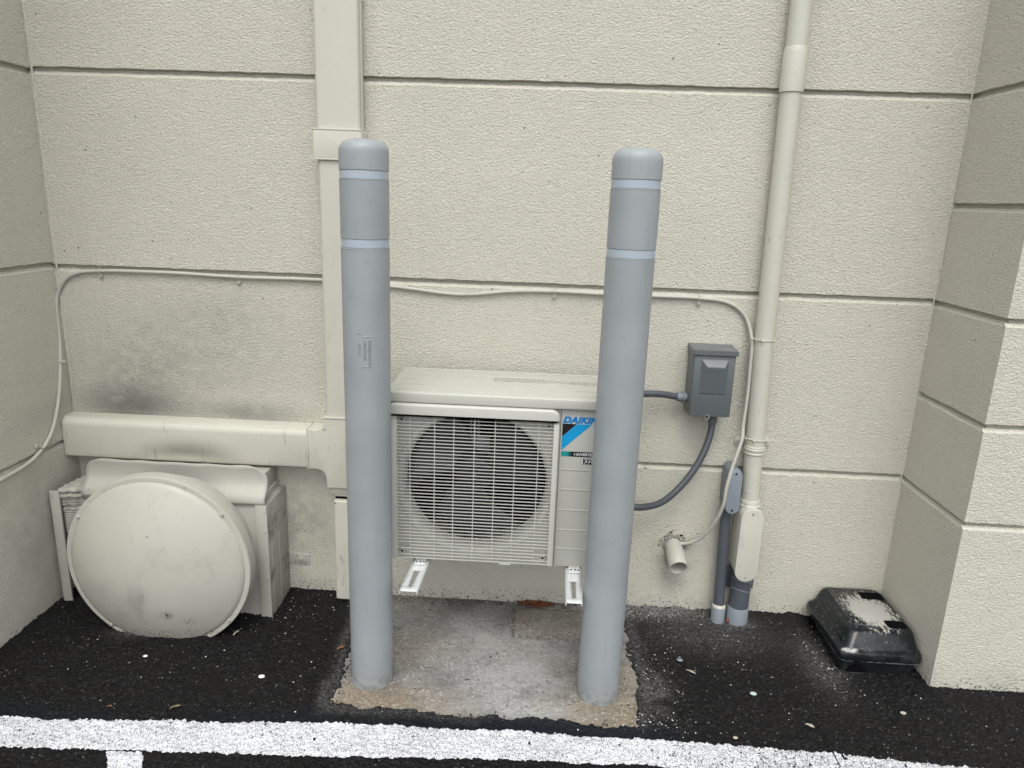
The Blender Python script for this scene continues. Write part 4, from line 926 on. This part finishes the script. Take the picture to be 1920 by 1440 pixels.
# ================================================================== DISCONNECT BOX
db = thing('disconnect_box', (0.557, 2.3045, 0.77), 'grey metal electrical disconnect box with raised tapered panel on its door', 'electrical box'); BXO = (-0.557, -2.3045, -0.77)
box('enclosure', 0.492, 0.622, 2.222, 2.3045, 0.768, 0.975, M['box'], db, 0.002, off=BXO)
door = box('door', 0.4945, 0.6235, 2.2150, 2.2215, 0.7655, 0.9645, M['box'], db, 0.0015, off=BXO)
# raised frustum: deep at the top, flush at the bottom
x0, x1, zt, zb_ = 0.516, 0.602, 0.953, 0.839; yf = 2.2152
V = [(x0, yf, zb_), (x1, yf, zb_), (x1, yf, zt), (x0, yf, zt), (x0 + 0.006, yf - 0.0025, zb_ + 0.005), (x1 - 0.006, yf - 0.0025, zb_ + 0.005), (x1 - 0.013, yf - 0.016, zt - 0.022), (x0 + 0.018, yf - 0.016, zt - 0.022)]
em = mk('raised_panel', V, [(0, 1, 5, 4), (1, 2, 6, 5), (2, 3, 7, 6), (3, 0, 4, 7), (4, 5, 6, 7)], M['box'], door, smooth=0)
md = em.modifiers.new('round', 'BEVEL'); md.width = 0.0022; md.segments = 3
hb = bmesh.new()
Vv = [(0.487, 2.3045, 0.988), (0.629, 2.3045, 0.988), (0.629, 2.208, 0.983), (0.487, 2.208, 0.983), (0.487, 2.3045, 0.966), (0.629, 2.3045, 0.966), (0.629, 2.208, 0.967), (0.487, 2.208, 0.967)]
vv = [hb.verts.new(v) for v in Vv]
for f in ((0, 1, 2, 3), (7, 6, 5, 4), (3, 2, 6, 7), (0, 3, 7, 4), (1, 5, 6, 2), (0, 4, 5, 1)): hb.faces.new([vv[i] for i in f])
bmesh.ops.bevel(hb, geom=hb.edges[:], offset=0.0015, segments=2, affect='EDGES'); hood = bmo('hood', hb, M['box'], db, BXO)
tb_ = bmesh.new(); add_rev(tb_, [(0, 0.0085), (0.0025, 0.0085)], (0.5525, 2.2155, 0.7635), (0, -1, 0), 20); tab = bmo('seal_tab', tb_, M['steel'], db, BXO)
rev('tab_hole', [(0, 0.0035), (0.0005, 0.0033)], (0.5505, 2.2128, 0.7650), (0, -1, 0), M['hole'], tab, 12)
rev('hub', [(0, 0.0165), (0.010, 0.0165), (0.012, 0.014), (0.020, 0.013)], (0.583, 2.262, 0.768), (0, 0, -1), M['box'], db, 24, off=BXO)

# flexible conduits (ribbed)
def hose(name, pts, r, label, ringy=True):
    P_ = smooth_path(pts, 0.0022); bm = bmesh.new(); add_tube(bm, P_, (lambda i: r + (0.0007 if i % 2 else -0.0004)) if ringy else r, 14)
    return bm
hc = thing('flexible_conduit', (0.36, 2.262, 0.80), 'short grey flexible conduit entering the left side of the disconnect box', 'conduit', 'grey flexible conduits at the disconnect box'); HO = (-0.36, -2.262, -0.80)
bmo('hose', hose('hose', [(0.255, 2.19, 0.825), (0.33, 2.235, 0.8245), (0.40, 2.258, 0.822), (0.458, 2.262, 0.815)], 0.0108, ''), M['hose'], hc, HO)
hb_ = rev('hub_nut', [(0, 0.0122), (0.001, 0.0155), (0.016, 0.0165), (0.021, 0.0150), (0.022, 0.0172), (0.028, 0.0172), (0.029, 0.0135), (0.0335, 0.0135)], (0.4585, 2.262, 0.8148), (1, 0, -0.03), M['grey'], hc, 12, off=HO)
hc2 = thing('flexible_conduit', (0.583, 2.26, 0.748), 'dark grey flexible conduit curving down from the underside of the disconnect box', 'conduit', 'grey flexible conduits at the disconnect box'); H2 = (-0.583, -2.26, -0.748)
bmo('hose', hose('hose', [(0.583, 2.262, 0.750), (0.580, 2.258, 0.70), (0.568, 2.254, 0.645), (0.540, 2.250, 0.575), (0.495, 2.246, 0.505), (0.440, 2.242, 0.450), (0.385, 2.235, 0.432), (0.330, 2.22, 0.437), (0.255, 2.19, 0.46)], 0.0112, ''), M['hose'], hc2, H2)
rev('hub_nut', [(0, 0.0135), (0.012, 0.0145), (0.016, 0.0140), (0.018, 0.0118)], (0.583, 2.262, 0.7478), (0, 0, -1), M['box'], hc2, 16, off=H2)

# ================================================================== DRAIN STUB
dr = thing('drain_pipe', (0.505, 2.305, 0.268), 'short beige drain pipe stub poking from crumbled hole in wall', 'pipe'); O_ = (-0.505, -2.305, -0.268)
d = Vector((0.06, -0.90, -0.36)).normalized(); p = Vector((0.5045, 2.315, 0.262))
rev('pipe_stub', [(0, 0.031), (0.045, 0.031), (0.048, 0.0325), (0.106, 0.0318), (0.108, 0.0305), (0.1075, 0.0275), (0.060, 0.0272), (0.03, 0.0272)], p, d, M['cable'], dr, 40, True, False, off=O_)
rev('pipe_inside', [(0, 0.0268), (0.001, 0.0268)], p + d * 0.065, d, M['hole'], dr, 20, off=O_)
r = random.Random(9)
def crumb(bm, c, s, rr, n=1):
    g_ = bmesh.ops.create_icosphere(bm, subdivisions=n, radius=s)
    sc = Vector((rr.uniform(.7, 1.3), rr.uniform(.7, 1.3), rr.uniform(.5, .9)))
    for v in g_['verts']: v.co = Vector((v.co.x * sc.x, v.co.y * sc.y, v.co.z * sc.z)) * rr.uniform(.8, 1.15) + Vector(c)
mo = bmesh.new()
for k in range(60):
    a = r.uniform(-0.2, PI + 0.2); q = 0.033 + abs(r.gauss(0, 0.008)); crumb(mo, (0.507 + q * math.cos(a), 2.303 - r.uniform(0, 0.006), 0.264 + q * math.sin(a)), r.uniform(0.0025, 0.0065), r)
for k in range(14): crumb(mo, (0.507 + r.uniform(-.06, .06), 2.304, 0.290 + r.uniform(-.01, .06)), r.uniform(0.0015, 0.003), r)
o = bmo('crumbled_mortar', mo, M['mortar'], dr, O_, smooth=0); o['kind'] = 'stuff'
kb = bmesh.new()
for (x, z, s) in ((0.492, 0.311, .006), (0.530, 0.300, .007), (0.470, 0.262, .006), (0.455, 0.259, .004), (0.500, 0.318, .004), (0.536, 0.290, .006), (0.483, 0.335, .003)):
    crumb(kb, (x, 2.3052, z), s, r)
o = bmo('mortar_holes', kb, M['hole'], dr, O_, smooth=0); o['kind'] = 'stuff'

# ================================================================== RODENT BAIT STATION
bs = thing('bait_station', (1.12, 2.14, 0.0), 'black plastic rodent bait station dusted white on top in right corner', 'bait station'); SO = (-1.12, -2.14, 0)
def loop(x0, x1, y0, y1, r, z, n=5, skew=0.0):
    return [(x + skew * (y - y0), y, z) for x, y in rrect(x0, x1, y0, y1, r, n)]
def loft(name, loops, mat, parent, off=(0, 0, 0), capb=True, smooth=35):
    bm = bmesh.new(); R = [[bm.verts.new(p) for p in L] for L in loops]; n = len(R[0])
    for a_, b_ in zip(R, R[1:]):
        for k in range(n): bm.faces.new((a_[k], a_[(k + 1) % n], b_[(k + 1) % n], b_[k]))
    if capb: bm.faces.new(R[0])
    bm.faces.new(R[-1]); return bmo(name, bm, mat, parent, off, smooth)
base = loft('base', [loop(1.004, 1.234, 2.002, 2.285, 0.016, 0.0), loop(1.001, 1.238, 1.998, 2.289, 0.018, 0.048), loop(1.003, 1.236, 2.000, 2.287, 0.018, 0.052)], M['bait'], bs, SO)
lidl = [loop(0.990, 1.244, 1.988, 2.296, 0.022, 0.0525), loop(0.988, 1.246, 1.986, 2.298, 0.022, 0.058), loop(0.987, 1.246, 1.985, 2.298, 0.024, 0.072), loop(0.989, 1.246, 1.987, 2.298, 0.026, 0.080), loop(0.996, 1.245, 1.995, 2.297, 0.028, 0.086),
        loop(1.002, 1.243, 2.001, 2.297, 0.028, 0.088), loop(1.008, 1.240, 2.006, 2.296, 0.028, 0.094), loop(1.022, 1.234, 2.026, 2.295, 0.030, 0.128), loop(1.027, 1.231, 2.034, 2.294, 0.030, 0.1345), loop(1.034, 1.227, 2.042, 2.292, 0.030, 0.137)]
lid2 = loft('lid', lidl, M['bait'], bs, SO)
def latch(y0, y1, x0=1.158, x1=1.222):
    loft('latch_recess', [loop(x0, x1, y0, y1, 0.008, 0.1372), loop(x0 + 0.002, x1 - 0.002, y0 + 0.002, y1 - 0.002, 0.007, 0.1385), loop(x0 + 0.006, x1 - 0.006, y0 + 0.006, y1 - 0.006, 0.006, 0.1380)], M['hole'], lid2)
# top lid details: long side ridge, diagonal corner creases, two latch wells
def ridge(p0, p1, w, h, nm='lid_ridge'):
    p0, p1 = Vector(p0), Vector(p1); d_ = (p1 - p0).normalized(); s = Vector((-d_.y, d_.x, 0)) * w
    up_ = Vector((0, 0, h)); V = [p0 - s, p0 + s, p1 + s, p1 - s, p0 - s * .4 + up_ + d_ * w, p0 + s * .4 + up_ + d_ * w, p1 + s * .4 + up_ - d_ * w, p1 - s * .4 + up_ - d_ * w]
    o = mk(nm, V, [(0, 1, 5, 4), (1, 2, 6, 5), (2, 3, 7, 6), (3, 0, 4, 7), (4, 5, 6, 7), (3, 2, 1, 0)], M['bait'], lid2, smooth=60); md = o.modifiers.new('round', 'BEVEL'); md.width = 0.002; md.segments = 2; return o
ridge((1.044, 2.072, 0.1360), (1.044, 2.280, 0.1360), 0.007, 0.0085); ridge((1.046, 2.066, 0.1360), (1.135, 2.050, 0.1360), 0.006, 0.0075)
ridge((1.090, 2.058, 0.1360), (1.078, 2.110, 0.1360), 0.005, 0.0045)
ridge((1.012, 2.03, 0.098), (1.012, 2.27, 0.098), 0.005, 0.012)
latch(2.054, 2.098); latch(2.225, 2.270, 1.148, 1.224)
hl = bmesh.new(); prism(hl, [(1.025 + 0.030 * math.cos(a) + 0.026, 0.012 + 0.028 * max(0, math.sin(a))) for a in np.linspace(0, PI, 12)], 1.9945, 2.004); bmo('entry_hole', hl, M['hole'], base)
box('entry_sill', 1.018, 1.082, 1.991, 1.9985, 0.001, 0.011, M['sill'], base, 0.002)
hl = bmesh.new(); add_rev(hl, [(0, 0.024), (0.005, 0.024)], (0.9985, 2.245, 0.022), (1, 0, 0), 16); bmo('entry_hole', hl, M['hole'], base)

# ================================================================== LITTER
def leaf(x, y, L, W, ang, mat, label, z=0.011, curl=0.004, cat='leaf', name='fallen_leaf'):
    V, F = [], []; n = 8
    for i in range(n + 1):
        t = i / n; w = W * math.sin(PI * min(1, t * 0.96 + 0.02)) ** 0.8 * (1 - 0.25 * t)
        for s in (-1, 0, 1): V.append(((t - 0.5) * L, s * w / 2, curl * math.sin(PI * t) + (0.0018 if s else 0) + 0.001 * math.sin(9 * t + s)))
    for i in range(n):
        for s in (0, 1): a_ = i * 3 + s; F.append((a_, a_ + 3, a_ + 4, a_ + 1))
    o = mk(name, V, F, M[mat], smooth=80); o.location = (x, y, z); o.rotation_euler.z = math.radians(ang); md = o.modifiers.new('thick', 'SOLIDIFY'); md.thickness = 0.0005
    tag(o, label, cat, 'dry leaves scattered on the asphalt'); return o
leaf(-0.588, 1.966, 0.030, 0.017, 40, 'leafb', 'reddish brown crumpled leaf on asphalt just left of the left bollard', 0.010)
leaf(-0.970, 1.655, 0.030, 0.007, 28, 'leafg', 'thin olive leaf lying close above the white line left of pad')
leaf(-1.150, 1.640, 0.018, 0.006, 12, 'leafb', 'tiny brown leaf scrap above the white line nearest the left edge')
leaf(-0.948, 2.010, 0.030, 0.008, 70, 'leafp', 'pale narrow leaf tucked by the lower right rim of the vent dome')
leaf(0.520, 1.945, 0.034, 0.010, -32, 'leafp', 'pale tan leaf on asphalt beside the round grey pebble')
leaf(0.812, 1.735, 0.026, 0.013, -30, 'leafp', 'tattered tan leaf on open asphalt in front of the bait station')
leaf(1.006, 2.235, 0.026, 0.012, 10, 'leafb', 'brown leaf against the back left side of the bait station')
def pebble(x, y, s, mat, label, name='pebble', cat='pebble', z=0.011, flat_=0.4, seed=0):
    bm = bmesh.new(); rr = random.Random(seed); g_ = bmesh.ops.create_icosphere(bm, subdivisions=2, radius=s)
    for v in g_['verts']: v.co = Vector((v.co.x * 1.1, v.co.y * 0.85, v.co.z * flat_)) * rr.uniform(.92, 1.06)
    o = bmo(name, bm, M[mat], smooth=60); o.location = (x, y, z); tag(o, label, cat); return o
pebble(0.497, 2.005, 0.0095, 'greylt', 'round flat grey pebble on asphalt right of the concrete pad', flat_=0.25, seed=1)
pebble(0.690, 1.862, 0.0100, 'glass', 'pale green crushed plastic scrap on asphalt between pad and bait station', 'plastic_scrap', 'litter', flat_=0.3, seed=2)
pebble(1.110, 1.815, 0.0080, 'leafp', 'cream white chip on asphalt in front of the right pier', 'stone_chip', 'pebble', seed=3)
pebble(0.588, 1.672, 0.0065, 'leafp', 'small tan chip on asphalt just above the line right of pad', 'stone_chip', 'pebble', seed=4)
pebble(-0.785, 1.806, 0.0095, 'paper', 'ragged white paint flake on asphalt left of the concrete pad', 'paint_flake', 'litter', flat_=0.3, seed=5)
pebble(-1.175, 1.868, 0.0070, 'paper', 'small white paint flake on asphalt in front of the vent dome', 'paint_flake', 'litter', flat_=0.3, seed=6)
pebble(0.710, 2.243, 0.0110, 'brick', 'red brick crumb wedged between the two conduit feet', 'brick_crumb', 'pebble', z=0.014, flat_=0.9, seed=7)
# rusty debris at the wall foot
bm = bmesh.new(); rr = random.Random(12)
for k in range(160):
    a, q = rr.uniform(0, 2 * PI), rr.random() ** 0.6; crumb(bm, (0.030 + 0.072 * q * math.cos(a), 2.288 + 0.017 * q * math.sin(a), 0.010 + 0.008 * (1 - q)), rr.uniform(0.002, 0.0055), rr)
o = bmo('rusty_debris', bm, M['rust'], smooth=0); tag(o, 'small heap of rusty brown debris at the foot of the wall behind the pad', 'debris', kind='stuff')
# loose grit
def grit(name, n, sampler, mat, smin, smax, seed, label):
    bm_v, bm_f = [], []; rr = np.random.default_rng(seed)
    base = [(1, 1, 1), (1, -1, -1), (-1, 1, -1), (-1, -1, 1)]; oc = [(1, 0, 0), (0, 1, 0), (-1, 0, 0), (0, -1, 0), (0, 0, 1), (0, 0, -1)]
    of = [(0, 1, 4), (1, 2, 4), (2, 3, 4), (3, 0, 4), (1, 0, 5), (2, 1, 5), (3, 2, 5), (0, 3, 5)]
    P_ = sampler(rr, n); zz = asphalt_h(P_[:, 0], P_[:, 1]) + 0.002; e_ = pad_edge(P_[:, 0], P_[:, 1]); zz = np.where(e_ > 0.0, 0.004, zz)
    for (x, y), z in zip(P_, zz):
        s = smin + (smax - smin) * rr.random() ** 3; a = rr.uniform(0, PI); c, sn = math.cos(a), math.sin(a); k = len(bm_v); q = rr.uniform(.6, 1.3, 3)
        for v in oc: vx, vy = v[0] * s * q[0], v[1] * s * q[1]; bm_v.append((x + vx * c - vy * sn, y + vx * sn + vy * c, z + s * 0.25 + v[2] * s * q[2] * 0.6))
        bm_f += [tuple(k + i for i in f) for f in of]
    o = mk(name, bm_v, bm_f, M[mat], smooth=0); tag(o, label, 'grit', kind='stuff'); return o
def uni(x0, x1, y0, y1):
    return lambda r, n: np.stack([r.uniform(x0, x1, n), r.uniform(y0, y1, n)], 1)
def clus(cs):
    def f(r, n):
        out = []
        for _ in range(n):
            cx, cy, sx, sy = cs[r.integers(len(cs))]; out.append((np.clip(r.normal(cx, sx), -1.6, 1.9), min(r.normal(cy, sy), 2.30)))
        return np.array(out)
    return f
grit('pale_grit', 560, uni(-1.58, 1.7, 1.66, 2.28), 'pebw', 0.0007, 0.0030, 1, 'fine pale grit scattered over the black asphalt')
grit('pale_grit_heap', 600, clus([(0.42, 1.90, 0.05, 0.10), (0.60, 2.10, 0.14, 0.10), (0.97, 2.03, 0.03, 0.08), (0.45, 2.26, 0.10, 0.02), (-0.85, 2.15, 0.10, 0.06), (0.36, 1.72, 0.06, 0.02)]), 'pebw', 0.0008, 0.0032, 2, 'denser pale grit gathered beside the pad and along the wall foot')
grit('black_grit', 500, clus([(0.36, 1.74, 0.03, 0.06), (0.33, 2.1, 0.03, 0.12), (0.1, 2.27, 0.18, 0.015), (-0.3, 2.27, 0.15, 0.02), (0.45, 2.29, 0.12, 0.01), (-0.54, 1.85, 0.02, 0.08), (0, 1.70, 0.25, 0.01)]), 'pebk', 0.0015, 0.0048, 3, 'black asphalt crumbs along the ragged edges of the concrete pad')
grit('black_grit_on_line', 190, clus([(0.42, 1.59, 0.10, 0.03), (0.35, 1.62, 0.12, 0.025), (-0.3, 1.58, 0.6, 0.03), (0.8, 1.58, 0.3, 0.03), (-1.2, 1.53, 0.25, 0.03)]), 'pebk', 0.0012, 0.0060, 4, 'black asphalt crumbs lying on the white painted line')
